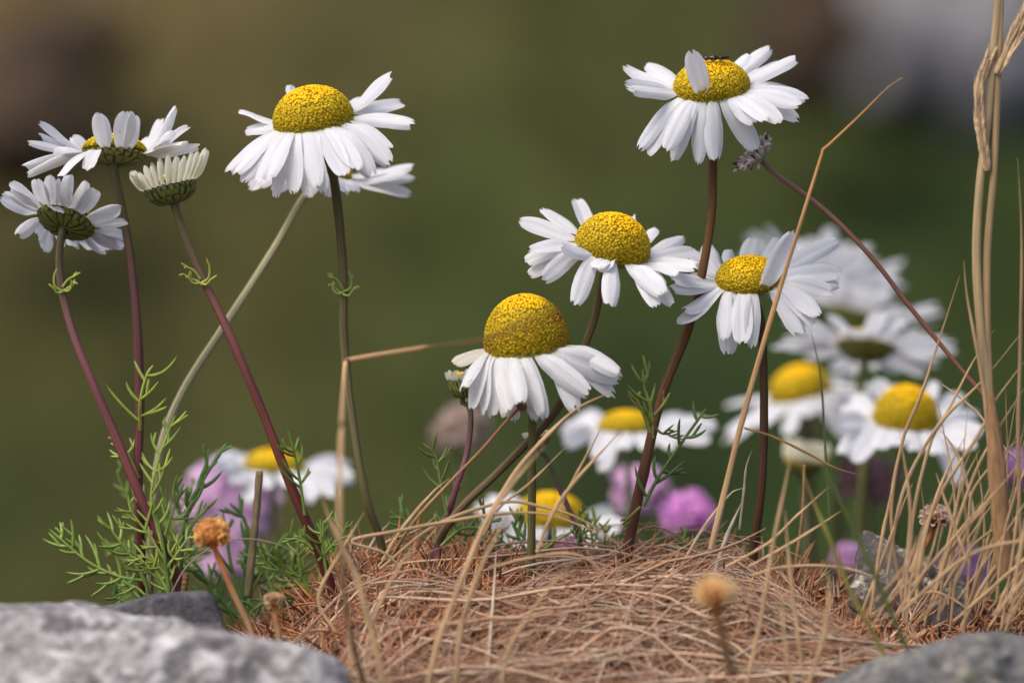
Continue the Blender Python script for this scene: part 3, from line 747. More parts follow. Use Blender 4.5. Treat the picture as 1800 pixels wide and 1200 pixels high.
# small closed buds
daisy("daisy_bud", "small closed green and cream bud under the left petals of the drooping daisy", (812, 668), 0.006, 25, 13, -2, 2,
      [(827, 720), (822, 790), (798, 870), (765, 990, .004)], [(.12, .12, .05), (.22, .08, .11), (.20, .06, .09), (.16, .045, .06), (.14, .04, .05)], hc=30, thmax=60, bracts=True, nf=60, sr=(5, 7), seed=21, mp='petal_cream', open_from=2.0,
      rand=(14, 62, 80, 20, 13), leaves=[dict(p=[(786, 905), (775, 850), (765, 800), (742, 778)], n=3, lobe=36, r=3.6, col=(.10, .14, .04)), dict(p=[(775, 960), (810, 930), (850, 925), (870, 905)], n=3, lobe=38, r=4)])
daisy("daisy_bud", "tiny side bud on a purple stalk behind the drooping daisy's stem", (944, 768), 0.012, 22, 10, -8, 0,
      [(958, 800), (975, 840), (1000, 895), (1020, 950), (1024, 1000)], [(.12, .12, .05), (.20, .09, .11), (.18, .07, .09), (.14, .05, .06)], hc=20, thmax=60, bracts=True, nf=40, sr=(4.5, 5), seed=22, mp='petal_cream', open_from=2.0,
      rand=(12, 60, 80, 12, 11), leaves=[dict(p=[(1015, 960), (1020, 925), (1018, 895)], n=3, lobe=26, r=3.2)])

# blurred flowers further back
daisy("daisy", "blurred daisy peeping out behind the flat-centred daisy, highest of the right-hand cluster", (1440, 482), 0.20, 50, 26, 10, -14, [(1440, 560), (1430, 760), (1420, 1080, .02)], [(.10, .10, .04), (.14, .06, .06)], rand=(28, -6, 34, 112, 32), nf=120, seed=31, hc=24)
daisy("daisy", "blurred white daisy with a dull small centre below the highest one of the right-hand cluster", (1500, 548), 0.18, 46, 26, 16, -6, [(1490, 640), (1480, 800), (1470, 1080, .02)], [(.10, .10, .04), (.14, .06, .06)], rand=(28, -6, 32, 116, 32), nf=120, seed=32, hc=24)
daisy("daisy", "blurred daisy turned away showing its green underside over the big blurred yellow centre", (1522, 608), 0.13, 52, 26, 5, -16, [(1512, 680), (1520, 800), (1500, 1080, .01)], [(.20, .24, .07), (.16, .12, .06)], rand=(28, -8, 16, 112, 32), nf=90, seed=33, hc=26, sr=(9, 8))
daisy("daisy", "blurred daisy with a half hidden yellow centre, lower left of the right-hand cluster", (1408, 690), 0.16, 54, 48, -14, 10, [(1420, 780), (1430, 1080, .01)], [(.12, .07, .06), (.14, .06, .06)], rand=(22, -34, 0, 125, 36), nf=160, seed=34, hc=24, leaves=())
daisy("daisy", "large blurred daisy with a bright yellow dome behind the dry grass blades", (1592, 738), 0.10, 57, 62, 4, 16, [(1575, 830), (1560, 1080, .005)], [(.12, .10, .05), (.12, .08, .05)], L=135, Wr=40, nf=260, seed=35, petals=[
    (185, 1470, 745, 36, {'L': 130}), (200, 1478, 800, 38), (222, 1500, 815, 36), (243, 1545, 790, 34, {'L': 110}), (262, 1572, 785, 36, {'L': 110}), (280, 1612, 795, 36, {'L': 110}), (300, 1650, 800, 36), (318, 1688, 855, 36), (335, 1712, 790, 36), (350, 1728, 760, 36), (8, 1720, 725, 36), (30, 1690, 690, 34), (60, 1640, 668, 30, {'L': 90}), (120, 1545, 662, 34, {'L': 90}), (150, 1500, 690, 34, {'L': 100}), (170, 1478, 715, 34, {'L': 110})])
daisy("daisy_bud", "blurred round cream bud below the right-hand cluster of daisies", (1414, 812), 0.12, 32, 20, 4, 2, [(1416, 880), (1420, 1080)], [(.14, .16, .06), (.12, .10, .05)], rand=(18, 62, 84, 42, 20), mp='petal_cream', nf=40, seed=36, hc=22, bracts=True)
daisy("daisy", "blurred daisy with a yellow centre behind the dark stem at the lower left", (482, 822), 0.13, 52, 32, 4, 4, [(480, 900), (480, 1080)], [(.12, .12, .05), (.14, .10, .05)], L=125, Wr=36, nf=120, seed=37, petals=[
    (182, 375, 815, 30), (200, 395, 824, 66), (225, 440, 885, 34), (250, 470, 860, 34, {'L': 90}), (280, 520, 855, 34, {'L': 90}), (305, 555, 880, 36), (330, 595, 868, 36), (345, 624, 842, 36), (5, 618, 815, 34), (20, 600, 805, 30), (165, 390, 795, 28), (150, 420, 800, 26), (210, 415, 850, 30)])
daisy("daisy", "blurred flat daisy with a small yellow centre right of the drooping daisy", (1103, 752), 0.12, 50, 30, 2, 5, [(1105, 840), (1110, 1060)], [(.14, .18, .07), (.12, .14, .05)], L=125, Wr=36, nf=120, seed=38, petals=[
    (180, 985, 760, 36), (195, 990, 785, 36), (220, 1050, 812, 36), (240, 1060, 830, 34), (265, 1095, 790, 34, {'L': 90}), (290, 1140, 790, 34, {'L': 90}), (320, 1190, 785, 36), (340, 1250, 775, 36), (355, 1262, 750, 36), (10, 1240, 735, 32), (165, 1010, 735, 30), (150, 1040, 718, 28), (30, 1200, 728, 30)])
daisy("daisy", "blurred daisy with a yellow centre low behind the drooping daisy's stem", (968, 912), 0.105, 60, 46, 3, 10, [(970, 960), (972, 1080)], [(.12, .14, .05), (.12, .12, .05)], L=125, Wr=36, nf=160, seed=39, petals=[
    (178, 832, 890, 36), (195, 845, 925, 36), (212, 850, 985, 36), (232, 885, 985, 38), (255, 930, 965, 34, {'L': 90}), (285, 1000, 965, 34, {'L': 90}), (310, 1050, 975, 38), (330, 1085, 940, 36), (350, 1095, 925, 34), (15, 1080, 895, 30), (165, 860, 870, 30), (140, 890, 865, 30)])

# ---------------------------------------------------------------- thrift: pink blossoms, papery seed heads
def thrift(name, label, px, py, y, R, col, stem, n=42, seed=0, open_=1.0, group=None):
    rg = np.random.default_rng(seed); k = pxs(y); C = P(px, py, y)
    sp = [C] + [P(a[0], a[1], y + (a[2] if len(a) > 2 else 0)) for a in stem]
    root = thing(name, label, "thrift flower", sp[-1], group)
    stem_mesh(sp, 5 * k, 5 * k, [(.16, .15, .06), (.14, .12, .05)], 20).build("stem", M['stem'], root)
    mb = MB(); Rm = R * k
    for i in range(n):
        z = 1 - (i + .5) / n * 1.35; a = i * 2.39996; r = math.sqrt(max(0, 1 - z * z))
        d = np.array([r * math.cos(a), r * math.sin(a), z]); d = nrm(d + rg.normal(0, .12, 3))
        p = C + d * Rm * rg.uniform(.55, 1.15)
        x = nrm(np.cross(d, (.2, .4, .9))); yv = np.cross(d, x); s = Rm * rg.uniform(.32, .5) * open_
        for j in range(5):
            b = j * 2 * np.pi / 5 + rg.uniform(-.2, .2); dr = math.cos(b) * x + math.sin(b) * yv; tn = np.cross(d, dr)
            vv = np.array([p - d * s * .5, p + dr * s * .55 - tn * s * .3 + d * s * .1, p + dr * s - tn * s * .25 + d * s * .22, p + dr * s * .9 + d * s * .16, p + dr * s + tn * s * .25 + d * s * .22, p + dr * s * .55 + tn * s * .3 + d * s * .1])
            mb.add(vv, [[0, 1, 3, 5], [1, 2, 3, 3], [5, 3, 4, 4]][0:1], None, np.array(col) * np.array([1.0, 1.0, .97]) * rg.uniform(.75, 1.15))
            mb.f.append(mb.n - 6 + np.array([[1, 2, 3], [3, 4, 5]]))
    mb.build("blossom", M['thrift'], root)
    mb = MB(); d, f = ico(2); mb.add(C + d * Rm * .55 * np.array([1, 1, .6]) - np.array([0, 0, Rm * .25]), f, None, (.28, .18, .11))
    mb.build("calyx", M['paper'], root)
    return root
PK = (.86, .52, .82); PB = (.92, .44, .88)
thrift("thrift_flower", "large blurred lilac thrift head behind the orange seed head at the lower left", 405, 893, .17, 80, (.82, .58, .80), [(430, 990), (440, 1080)], 60, 1)
thrift("thrift_flower", "blurred lilac thrift head peeping out low behind the orange seed head", 400, 985, .16, 50, (.80, .55, .78), [(390, 1060), (395, 1120)], 40, 2)
thrift("thrift_flower", "blurred mauve pink thrift head nearest the tall fly-topped daisy's stem", 1125, 872, .17, 50, (.86, .58, .82), [(1125, 950), (1130, 1060)], 50, 3)
thrift("thrift_flower", "bright magenta pink thrift head right of the mauve one in the middle", 1210, 910, .15, 44, PB, [(1210, 980), (1212, 1060)], 46, 4)
thrift("thrift_flower", "narrow blurred pink thrift head just left of the lichened slab", 1496, 985, .13, 34, PK, [(1498, 1040), (1500, 1080)], 30, 5)
thrift("thrift_flower", "blurred lilac thrift head behind the lichened slab's right shoulder", 1692, 1010, .12, 46, (.55, .32, .56), [(1694, 1060), (1696, 1100)], 36, 6)
thrift("thrift_flower", "blurred lilac thrift head at the right edge behind the thick straw stalk", 1785, 832, .12, 40, (.55, .30, .60), [(1788, 920), (1788, 1080)], 36, 7)
thrift("thrift_flower", "small bright pink thrift head low under the drooping daisy", 1000, 968, .07, 26, (.66, .32, .60), [(1002, 1010), (1004, 1040)], 26, 8)
thrift("thrift_flower", "blurred faded beige-pink thrift head left of the small closed bud", 808, 762, .20, 48, (.56, .42, .36), [(812, 840), (818, 940), (820, 1080)], 60, 9, .9)
thrift("thrift_flower", "blurred dusky mauve thrift head under the large blurred yellow-domed daisy", 1532, 850, .17, 52, (.40, .22, .24), [(1530, 930), (1530, 1080)], 46, 10, .9)
thrift("thrift_flower", "blurred faded beige thrift head low between the green leaves at the left", 468, 1020, .12, 34, (.36, .24, .22), [(470, 1060), (470, 1100)], 40, 11, .9)

def seed_head(label, px, py, y, R, stem, cols, seed, up=(0, -.15, 1), sw=5.0, ragged=.3, n=15):
    rg = np.random.default_rng(seed); k = pxs(y); C = P(px, py, y); Rm = R * k; up = nrm(np.array(up, float))
    sp = [C - up * Rm * .5] + [P(a[0], a[1], y + (a[2] if len(a) > 2 else 0)) for a in stem]
    root = thing("seed_head", label, "seed head", sp[-1])
    stem_mesh(sp, sw * k, sw * 1.05 * k, [np.array(cols[0]) * .8, (.40, .22, .10), (.42, .25, .12)], 24).build("stem", M['stem'], root)
    mb = MB(); u = nrm(np.cross(up, (0, 1, .1))); v = np.cross(up, u)
    dv, ff = ico(4); nz = np.array([mnoise.noise(Vector(q * 4 + seed * 3.0)) + .5 * mnoise.noise(Vector(q * 9)) for q in dv])
    dl = dv * (Rm * (.80 + .12 * nz))[:, None]
    mb.add(C + dl[:, :1] * u + dl[:, 1:2] * v + .86 * dl[:, 2:] * up, ff, None, ramp(cols, np.clip(.45 + .5 * nz + .25 * dv[:, 2], 0, 1)))
    nf = 38
    for i in range(nf):                                   # papery funnels packed round the head
        z = 1 - (i + .5) / nf * 1.35; a = i * 2.39996 + rg.uniform(-.3, .3); r = math.sqrt(max(0, 1 - z * z))
        d = nrm(r * math.cos(a) * u + r * math.sin(a) * v + .9 * z * up + rg.normal(0, .10, 3))
        x = nrm(np.cross(d, (.31, .52, .8))); w = np.cross(d, x)
        s, q = np.meshgrid(np.linspace(0, 1, 9), np.arange(20) * 2 * np.pi / 20, indexing='ij')
        l = Rm * rg.uniform(.85, 1.08) * (1 - .22 * max(0, z)); fl = Rm * .30 * rg.uniform(.8, 1.25)
        ph = rg.uniform(0, 6)
        rad = fl * np.interp(s, [0, .45, .8, 1], [.15, .55, .85, 1.0]) * (1 + .16 * np.cos(5 * q + ph) * s + .10 * np.sin(3 * q + 2 * ph) * s)
        ax = l * s * (1 + ragged * .22 * s ** 3 * np.cos(5 * q + ph + 2.5) + .06 * np.sin(7 * q + ph) * s)
        pt = C + ax[..., None] * d + rad[..., None] * (np.cos(q)[..., None] * x + np.sin(q)[..., None] * w)
        c = ramp(cols, np.clip(s ** .8 + .12 * np.cos(5 * q + ph), 0, 1)) * rg.uniform(.65, 1.15)
        ix = np.arange(180).reshape(9, 20); nx = np.roll(ix, -1, 1)
        mb.add(pt.reshape(-1, 3), np.stack([ix[:-1], nx[:-1], nx[1:], ix[1:]], -1).reshape(-1, 4), None, c.reshape(-1, 3))
    for i in range(9):                                    # brown bracts underneath
        a = (i + rg.uniform(-.2, .2)) * 2 * np.pi / 9
        s, q = np.meshgrid(np.linspace(0, 1, 8), np.linspace(-1, 1, 6), indexing='ij')
        e = np.radians(-85 + 80 * s); aa = a + q * .45 * np.interp(s, [0, .5, .85, 1], [.6, 1, .9, .3])
        rr = Rm * (.80 + .10 * s - .06 * q ** 2)
        dd = (np.cos(e) * np.cos(aa))[..., None] * u + (np.cos(e) * np.sin(aa))[..., None] * v + .85 * np.sin(e)[..., None] * up
        ix = np.arange(48).reshape(8, 6)
        mb.add((C + rr[..., None] * dd).reshape(-1, 3), np.stack([ix[:-1, :-1], ix[:-1, 1:], ix[1:, 1:], ix[1:, :-1]], -1).reshape(-1, 4), None, np.array(cols[0]) * rg.uniform(.6, 1.0))
    mb.build("papery_bracts", M['paper'], root)
    return root
OR = [(.82, .22, .03), (.95, .40, .09), (.95, .58, .22)]
seed_head("orange papery seed head on a pale stalk standing before the green leaves", 373, 938, -.031, 33, [(382, 975), (410, 1040), (442, 1110), (450, 1150)], OR, 1, sw=5.5)
seed_head("small pale orange seed bud just above the pale stone's edge", 481, 1054, -.029, 17, [(484, 1085), (490, 1115), (492, 1150)], [(.62, .22, .06), (.80, .38, .13), (.85, .66, .42)], 2, sw=6)
seed_head("blurred orange seed head standing in front of the dry grass tussock", 1258, 1042, -.115, 36, [(1258, 1075, .002), (1268, 1110, .004), (1285, 1180, .01)], [(.90, .32, .05), (.98, .50, .13), (.98, .74, .40)], 3, sw=9, ragged=0)
seed_head("rusty dried seed head with a whitish crown above the lichened slab", 1644, 908, -.004, 26, [(1636, 940), (1622, 970), (1614, 1000), (1612, 1040)], [(.45, .12, .03), (.62, .25, .10), (.92, .76, .64)], 4, sw=5, up=(.15, -.1, 1), ragged=.6)
seed_head("tiny withered brown seed head hanging in front of the drooping daisy's petals", 916, 714, -.016, 11, [(893, 737), (840, 797), (782, 856), (728, 916), (690, 975, .01)], [(.26, .10, .04), (.34, .17, .08), (.38, .22, .12)], 5, up=(.7, -.2, .65), sw=2.6, ragged=.8)

def dried_cup():
    y = .004; k = pxs(y); n, u, v = frame(-47, 12); C = P(1324, 268, y); R = 40 * k; rg = np.random.default_rng(4)
    sp = [C - n * R * .52, P(1362, 305, y), P(1450, 370, y), P(1530, 450, y - .002), P(1600, 540, y - .004), P(1690, 650, y - .005), P(1735, 705, y - .006), P(1760, 780, y - .008), P(1765, 1000, y - .01)]
    root = thing("withered_daisy", "withered grey daisy head without petals on a long thin arching reddish stalk", "seed head", sp[-1])
    stem_mesh(sp, 5 * k, 3.6 * k, [(.20, .12, .09), (.16, .07, .045), (.22, .09, .055), (.28, .12, .07), (.3, .14, .08)], 70).build("stem", M['stem'], root)
    mb = MB()
    for i in range(130):
        a = i * 2.4; r = math.sqrt((i + .5) / 130); s = np.linspace(0, 1, 5)[:, None]
        rad = math.cos(a) * u + math.sin(a) * v
        p0 = C - n * R * .48 * (1 - r * r) + rad * R * .85 * r
        d = nrm(n * (.55) + rad * r * 1.0 + rg.normal(0, .35, 3)); l = R * rg.uniform(.18, .42)
        c = np.array([.95, .86, .80]) * rg.uniform(.6, 1.05) if rg.random() < .86 else np.array([.16, .08, .05])
        tubes(mb, p0 + d * l * s, R * .075 * np.interp(s[:, 0], [0, .6, 1], [1, 1.1, .3]), 5, c, flat=.6)
    mb.build("withered_florets", M['paper'], root)
    mb = calyx_mesh(C, R * .78, R * .5, (n, u, v), 4.5 * k, False)
    mb.c = [np.tile((.72, .60, .52), (len(q), 1)) * rg.uniform(.4, 1.2, (len(q), 1)) for q in mb.v]
    mb.build("calyx", M['paper'], root)
dried_cup()

# ---------------------------------------------------------------- fly on the top right daisy
def fly():
    y = .002; k = pxs(y) * 1.15; c = P(1260, 102, y)
    root = thing("fly", "small dark fly sitting on top of the tall daisy's yellow centre", "fly", c)
    xs_ = np.array([-20, -19, -16, -13.5, -12, -9, -4, -1, 1, 5, 10, 15, 19, 20.5]); rs = np.array([.2, 2.4, 3.6, 3.2, 1.6, 3.6, 4.4, 3.4, 2.2, 3.6, 3.8, 2.9, 1.2, .2]) * k
    mb = MB(); tubes(mb, np.stack([c[0] + xs_ * k, np.full(14, y), c[2] + (0.05 * xs_) * k], -1), rs, 10, (.012, .010, .010))
    for i, (ax, sg) in enumerate(((-9, 1), (-6, 1), (-2, 1), (-9, -1), (-6, -1), (-2, -1))):
        dx = (-7, 1, 9)[i % 3]
        a = np.array([c[0] + ax * k, y, c[2] - 2 * k]); kn = a + np.array([dx * .6 * k, sg * 7 * k, 2.5 * k]); ft = a + np.array([dx * k, sg * 12 * k, -5 * k])
        tubes(mb, spline([a, kn, ft], 8), .55 * k, 4, (.012, .010, .010))
    b = mb.build("body", M['fly'], root)
    for sg in (-1, 1):
        mb = MB(); s, q = np.meshgrid(np.linspace(0, 1, 7), np.linspace(-1, 1, 4), indexing='ij')
        w = 5 * k * np.interp(s, [0, .3, .75, 1], [.3, .9, 1, .3])
        d = nrm(np.array([1, sg * .35, .10])); sd = nrm(np.cross(d, (0, 0, 1)))
        pt = np.array([c[0] - 5 * k, y + sg * 2 * k, c[2] + 4 * k]) + d * (s * 28 * k)[..., None] + sd * (w * q)[..., None]
        ix = np.arange(28).reshape(7, 4)
        mb.add(pt.reshape(-1, 3), np.stack([ix[:-1, :-1], ix[:-1, 1:], ix[1:, 1:], ix[1:, :-1]], -1).reshape(-1, 4)); mb.build("wing", M['wing'], root)
fly()

# ---------------------------------------------------------------- dry grass: single blades one can point at
ST = (.60, .385, .200); STP = (.70, .52, .34); STO = (.55, .27, .08); STB = (.38, .20, .09); GY = (.26, .22, .045); GN = (.14, .17, .045)
def blade(label, pts, w, y, col=ST, group=None, col2=None, taper=(0.8, 1, .85, .10), cap=False, name="grass_blade", cat="grass blade", flat=.40, n=40):
    pp = spline([P(a[0], a[1], y + (a[2] if len(a) > 2 else 0)) for a in pts], n); t = np.linspace(0, 1, n)
    mb = MB(); k = pxs(y)
    tubes(mb, pp, w * .40 * k * np.interp(t, np.linspace(0, 1, len(taper)), taper) * (1 + .06 * np.sin(t * 31 + w)), 8, None, flat=flat, ridge=.10, ends=cap,
          colk=ramp([col, col2 or col], t) * (1 + .12 * np.sin(t * 19 + pts[0][0]))[:, None])
    o = mb.build(name, M['straw'], origin=pp[0])
    return tag(o, label, cat, group)

# tall bent stalk: two straight runs with a kink
blade("tall straw stalk with a sharp kink beside the withered grey daisy head", [(1250, 965), (1268, 890), (1310, 720), (1360, 545), (1402, 410), (1446, 268), (1451, 261), (1510, 205), (1560, 155), (1586, 137)], 12, -.012, ST, col2=STO, taper=(1.1, 1.1, 1, .75, .55, .2), n=70)
blade("folded brown blade with its tip lying across the drooping daisy's dome", [(640, 1200, -.03), (612, 1090, -.05), (602, 1000, -.06), (597, 890, -.06), (600, 760, -.045), (606, 645, -.006), (611, 634, -.0), (640, 628, -.002), (740, 612, -.01), (850, 596, -.05), (905, 572, -.075), (985, 533, -.10)], 10, -.032, (.52, .33, .16), col2=(.52, .31, .14), taper=(1.2, 1.1, 1, 1, .9, .5), n=70)
blade("straight short brown broken stick standing before the green and yellow blades", [(1398, 1000), (1411, 900), (1414, 816)], 7, -.004, STB, taper=(1, 1, .9), cap=True)
blade("thin brown blade pointing right and down across the dark stem", [(1308, 752), (1360, 768), (1420, 797), (1468, 822), (1516, 836)], 6, -.004, (.36, .20, .08))
blade("olive brown cut stub between the feathery leaves at the left", [(436, 1050), (446, 950), (452, 890), (457, 828)], 17, .010, (.17, .15, .06), col2=(.28, .19, .11), taper=(1.1, 1, .95), cap=True, flat=.9, name="cut_stem", cat="plant stub")
blade("short dark green cut stub with a brown top by the dark stone", [(322, 1050), (325, 1030), (328, 1008)], 14, -.004, (.09, .12, .04), col2=(.24, .11, .05), taper=(1, 1, 1), cap=True, flat=.9, name="cut_stem", cat="plant stub")
blade("thin grey arching thread beside the orange papery seed head", [(300, 1044), (325, 1000), (357, 971), (400, 950), (450, 948), (503, 962), (545, 988)], 4, -.012, (.30, .25, .18))
blade("yellow-green blurred blade leaning across in front of the lichened slab", [(1565, 1170), (1533, 1108), (1497, 1043), (1457, 944), (1421, 857), (1405, 810)], 11, -.055, GY, col2=(.36, .30, .08))
blade("dark green blurred blade leaning before the lichened slab", [(1600, 1150), (1554, 1048), (1511, 946), (1462, 850), (1440, 805)], 12, -.065, (.09, .12, .035), col2=GN)
blade("thin upright green blade behind the blurred daisies' bud", [(1458, 905), (1452, 808), (1443, 667), (1425, 579)], 6, .02, (.20, .24, .07), col2=(.32, .28, .14))
blade("pale straight whitish blade left of the flat-centred daisy's dark stem", [(1255, 1012), (1276, 947), (1303, 884)], 10, -.006, (.62, .50, .40))
blade("pale blade bent over near its tip left of the dark stem", [(1204, 982), (1240, 922), (1280, 872), (1294, 861), (1311, 857)], 6, -.006, STP)
blade("thin wavy pale blade rising between the tall stalk and the dark stem", [(1300, 930), (1308, 860), (1312, 820), (1322, 790)], 6, -.004, (.46, .36, .24))
blade("fine forked straw twig at the far right by the thick stalk", [(1800, 812), (1780, 800), (1755, 775), (1725, 733), (1690, 700), (1656, 675)], 6, -.004, STP, taper=(.8, 1, 1, .4))
blade("curved thin blade hooking down below the large blurred yellow dome", [(1713, 905), (1706, 871), (1687, 808), (1665, 770), (1645, 748)], 8, -.006, STP)
blade("far right upright blade running up the photo's edge", [(1797, 1000), (1792, 880), (1790, 760), (1794, 600), (1796, 420), (1789, 278)], 9, -.02, (.42, .27, .14))

A = "fine dry straw blade standing in the clump at the right"; AG = "straw blades in the clump at the right"
rt = [
 [(1590, 1080), (1567, 905), (1587, 775), (1617, 700), (1650, 600), (1687, 485)], [(1588, 1090), (1606, 905), (1637, 775), (1667, 721), (1712, 633), (1748, 579)],
 [(1560, 1010), (1583, 880), (1617, 800), (1662, 733), (1729, 667), (1797, 583)], [(1600, 1005), (1650, 875), (1721, 762), (1750, 704), (1802, 633)], [(1640, 1055), (1692, 892), (1721, 817), (1762, 742), (1802, 680)],
 [(1742, 800), (1730, 690), (1715, 600), (1700, 520), (1694, 458)], [(1670, 1110), (1680, 1020), (1702, 920), (1712, 860), (1760, 800), (1805, 760)], [(1690, 1110), (1720, 1010), (1770, 900), (1800, 860)], [(1650, 1000), (1690, 940), (1740, 880), (1800, 800)],
 [(1530, 1080), (1548, 960), (1562, 890), (1575, 830)], [(1700, 985), (1680, 930), (1662, 880), (1645, 830)], [(1690, 1100), (1740, 1010), (1800, 940)], [(1740, 1100), (1775, 1050), (1802, 1030)], [(1720, 1060), (1760, 960), (1790, 850), (1800, 800)],
 [(1510, 1090), (1545, 1000), (1590, 880), (1604, 850)], [(1650, 1090), (1662, 980), (1690, 860), (1722, 790)], [(1610, 1060), (1622, 960), (1655, 850), (1700, 760)], [(1750, 1080), (1790, 980), (1805, 900)], [(1625, 1090), (1660, 1030), (1720, 950), (1800, 900)]]
for i, q in enumerate(rt): blade(A, q, 8.5, -.012 - .0015 * (i % 6), np.array(ST) * rng.uniform(.85, 1.15), AG)
for i in range(30):
    x0 = rng.uniform(1600, 1830); y0 = rng.uniform(1010, 1120); l = rng.uniform(220, 470); a = math.radians(rng.uniform(52, 92)); b = a + rng.uniform(-.35, .25)
    q = [(x0, y0), (x0 + .5 * l * math.cos(a), y0 - .5 * l * math.sin(a)), (x0 + .5 * l * (math.cos(a) + math.cos(b)), y0 - .5 * l * (math.sin(a) + math.sin(b)))]
    blade(A, q, rng.uniform(4, 6.5), rng.uniform(-.035, .03), np.array(ST) * rng.uniform(.8, 1.2), AG)
for i in range(34):
    x0 = rng.uniform(1520, 1830); y0 = rng.uniform(1030, 1150); l = rng.uniform(130, 330); a = math.radians(rng.uniform(38, 88)); b = a + rng.uniform(-.5, .35)
    q = [(x0, y0), (x0 + .5 * l * math.cos(a), y0 - .5 * l * math.sin(a)), (x0 + .5 * l * (math.cos(a) + math.cos(b)), y0 - .5 * l * (math.sin(a) + math.sin(b)))]
    blade(A, q, rng.uniform(5, 9), rng.uniform(-.05, .02), np.array(ST) * rng.uniform(.75, 1.15), AG)
Bl = "dry straw blade bending up out of the tussock in the middle"; BG = "straw blades rising from the middle tussock"
mid = [
 ([(818, 1010), (836, 955), (872, 886), (905, 832), (950, 778), (1010, 721), (1070, 690)], 11, -.02), ([(752, 1205), (773, 1119), (809, 1027), (852, 924), (905, 845), (960, 780)], 13, -.055), ([(802, 1205), (809, 1119), (830, 1037), (880, 927), (905, 890)], 12, -.05),
 ([(677, 1205), (645, 1076), (624, 1005), (585, 924), (565, 872)], 16, -.06), ([(702, 995), (674, 970), (618, 950), (709, 931), (773, 919), (860, 905), (950, 902), (1025, 925), (1100, 960)], 8, -.018), ([(668, 1000), (740, 940), (800, 907), (890, 882), (950, 890), (1010, 907), (1070, 943), (1100, 975)], 8, -.015),
 ([(859, 997), (933, 980), (1004, 973), (1051, 998), (1076, 1055)], 7, -.03), ([(944, 970), (971, 904), (1010, 847), (1094, 754)], 9, -.025), ([(985, 910), (995, 868), (1040, 784), (1062, 740)], 6, -.012), ([(850, 940), (880, 890), (930, 850), (1000, 780)], 6, -.015),
 ([(672, 985), (710, 925), (761, 865), (790, 840)], 8, -.012), ([(1320, 1012), (1367, 998), (1439, 994), (1506, 1003), (1570, 1030)], 7, -.025), ([(1276, 996), (1349, 955), (1403, 904), (1457, 855)], 6, -.02), ([(1316, 996), (1403, 947), (1479, 897)], 7, -.02),
 ([(1312, 1205), (1338, 1085), (1359, 958), (1381, 850), (1392, 790)], 10, -.05), ([(1410, 1175), (1399, 1085), (1388, 994), (1380, 895)], 9, -.045), ([(1420, 1205), (1450, 1110), (1458, 1030), (1450, 1000)], 11, -.06), ([(1395, 1205), (1381, 1139), (1374, 1045)], 9, -.06),
 ([(1590, 1060), (1640, 1040), (1690, 1062), (1712, 1085)], 6, -.02), ([(590, 1110), (560, 1050), (605, 960), (640, 900)], 8, -.03), ([(640, 1160), (660, 1080), (700, 1000), (735, 950)], 9, -.05), ([(620, 1205), (612, 1100), (603, 1000)], 9, -.06), ([(880, 1205), (900, 1130), (960, 1040), (1010, 985)], 9, -.055), ([(1190, 1080), (1180, 1020), (1195, 960)], 6, -.02), ([(1110, 1010), (1140, 990), (1180, 985)], 8, -.012)]
for q, w, y in mid: blade(Bl, q, w, y, np.array(ST) * rng.uniform(.95, 1.2), BG)

# thick seeded grass stalk at the right
def seeded_grass():
    y = -.018; k = pxs(y)
    root = thing("seeded_grass", "thick straw-coloured grass stalk with a feathery seed spike, tallest at the right", "grass stalk", P(1765, 1010, y))
    for q, w, c in (([(1764, 1010), (1752, 860), (1736, 690), (1718, 480), (1722, 340), (1738, 200), (1748, 80), (1758, -30)], 17, (.50, .36, .19)),
                    ([(1768, 1010), (1752, 860), (1738, 640), (1736, 450), (1748, 300), (1754, 150), (1760, 20), (1762, -30)], 15, (.44, .30, .15))):
        mb = MB(); pp = spline([P(a, b, y) for a, b in q], 60)
        tubes(mb, pp, w / 2 * k * np.interp(np.linspace(0, 1, 60), [0, .3, 1], [1.1, 1, .75]), 10, c, flat=.8, ridge=.12); mb.build("stem", M['straw'], root)
    mb = MB(); pp = spline([P(a, b, y - .002) for a, b in ((1768, 1010), (1758, 900), (1750, 800), (1742, 690))], 30)
    tubes(mb, pp, 15 * k * np.interp(np.linspace(0, 1, 30), [0, .6, 1], [1, 1, .3]), 12, (.40, .22, .10), flat=.4, ridge=.08); mb.build("sheath", M['straw'], root)
    for path, cnt, ll in (([(1736, 300), (1724, 230), (1722, 160), (1738, 105)], 70, 34), ([(1752, 130), (1772, 90), (1790, 50), (1812, 5)], 28, 72)):
        mb = MB(); pp = spline([P(a, b, y - .001) for a, b in path], cnt); T = nrm(np.gradient(pp, axis=0))
        tubes(mb, pp, 4 * k, 6, (.45, .3, .16))
        for i in range(cnt):
            for sg in (-1, 1):                      # two ranks of pointed spikelets, each ending in a hair
                sd = nrm(np.cross(T[i], (0, 1, 0))) * sg
                d = nrm(T[i] + sd * rng.uniform(.03, .24) + np.array([0, rng.normal(0, .15), 0]) + rng.normal(0, .05, 3))
                t7 = np.linspace(0, 1, 8)[:, None]; l = ll * k * rng.uniform(.7, 1.1)
                q = pp[i] + sd * 3.5 * k + d * l * t7 + T[i] * l * .15 * t7 ** 2 - sd * l * .05 * t7 ** 2
                tubes(mb, q, 3.1 * k * np.interp(t7[:, 0], [0, .25, .6, .72, 1], [.4, 1, .75, .16, .05]), 6, np.array([.80, .56, .32]) * rng.uniform(.75, 1.2), flat=.6)
        mb.build("seed_spike", M['straw'], root)
seeded_grass()

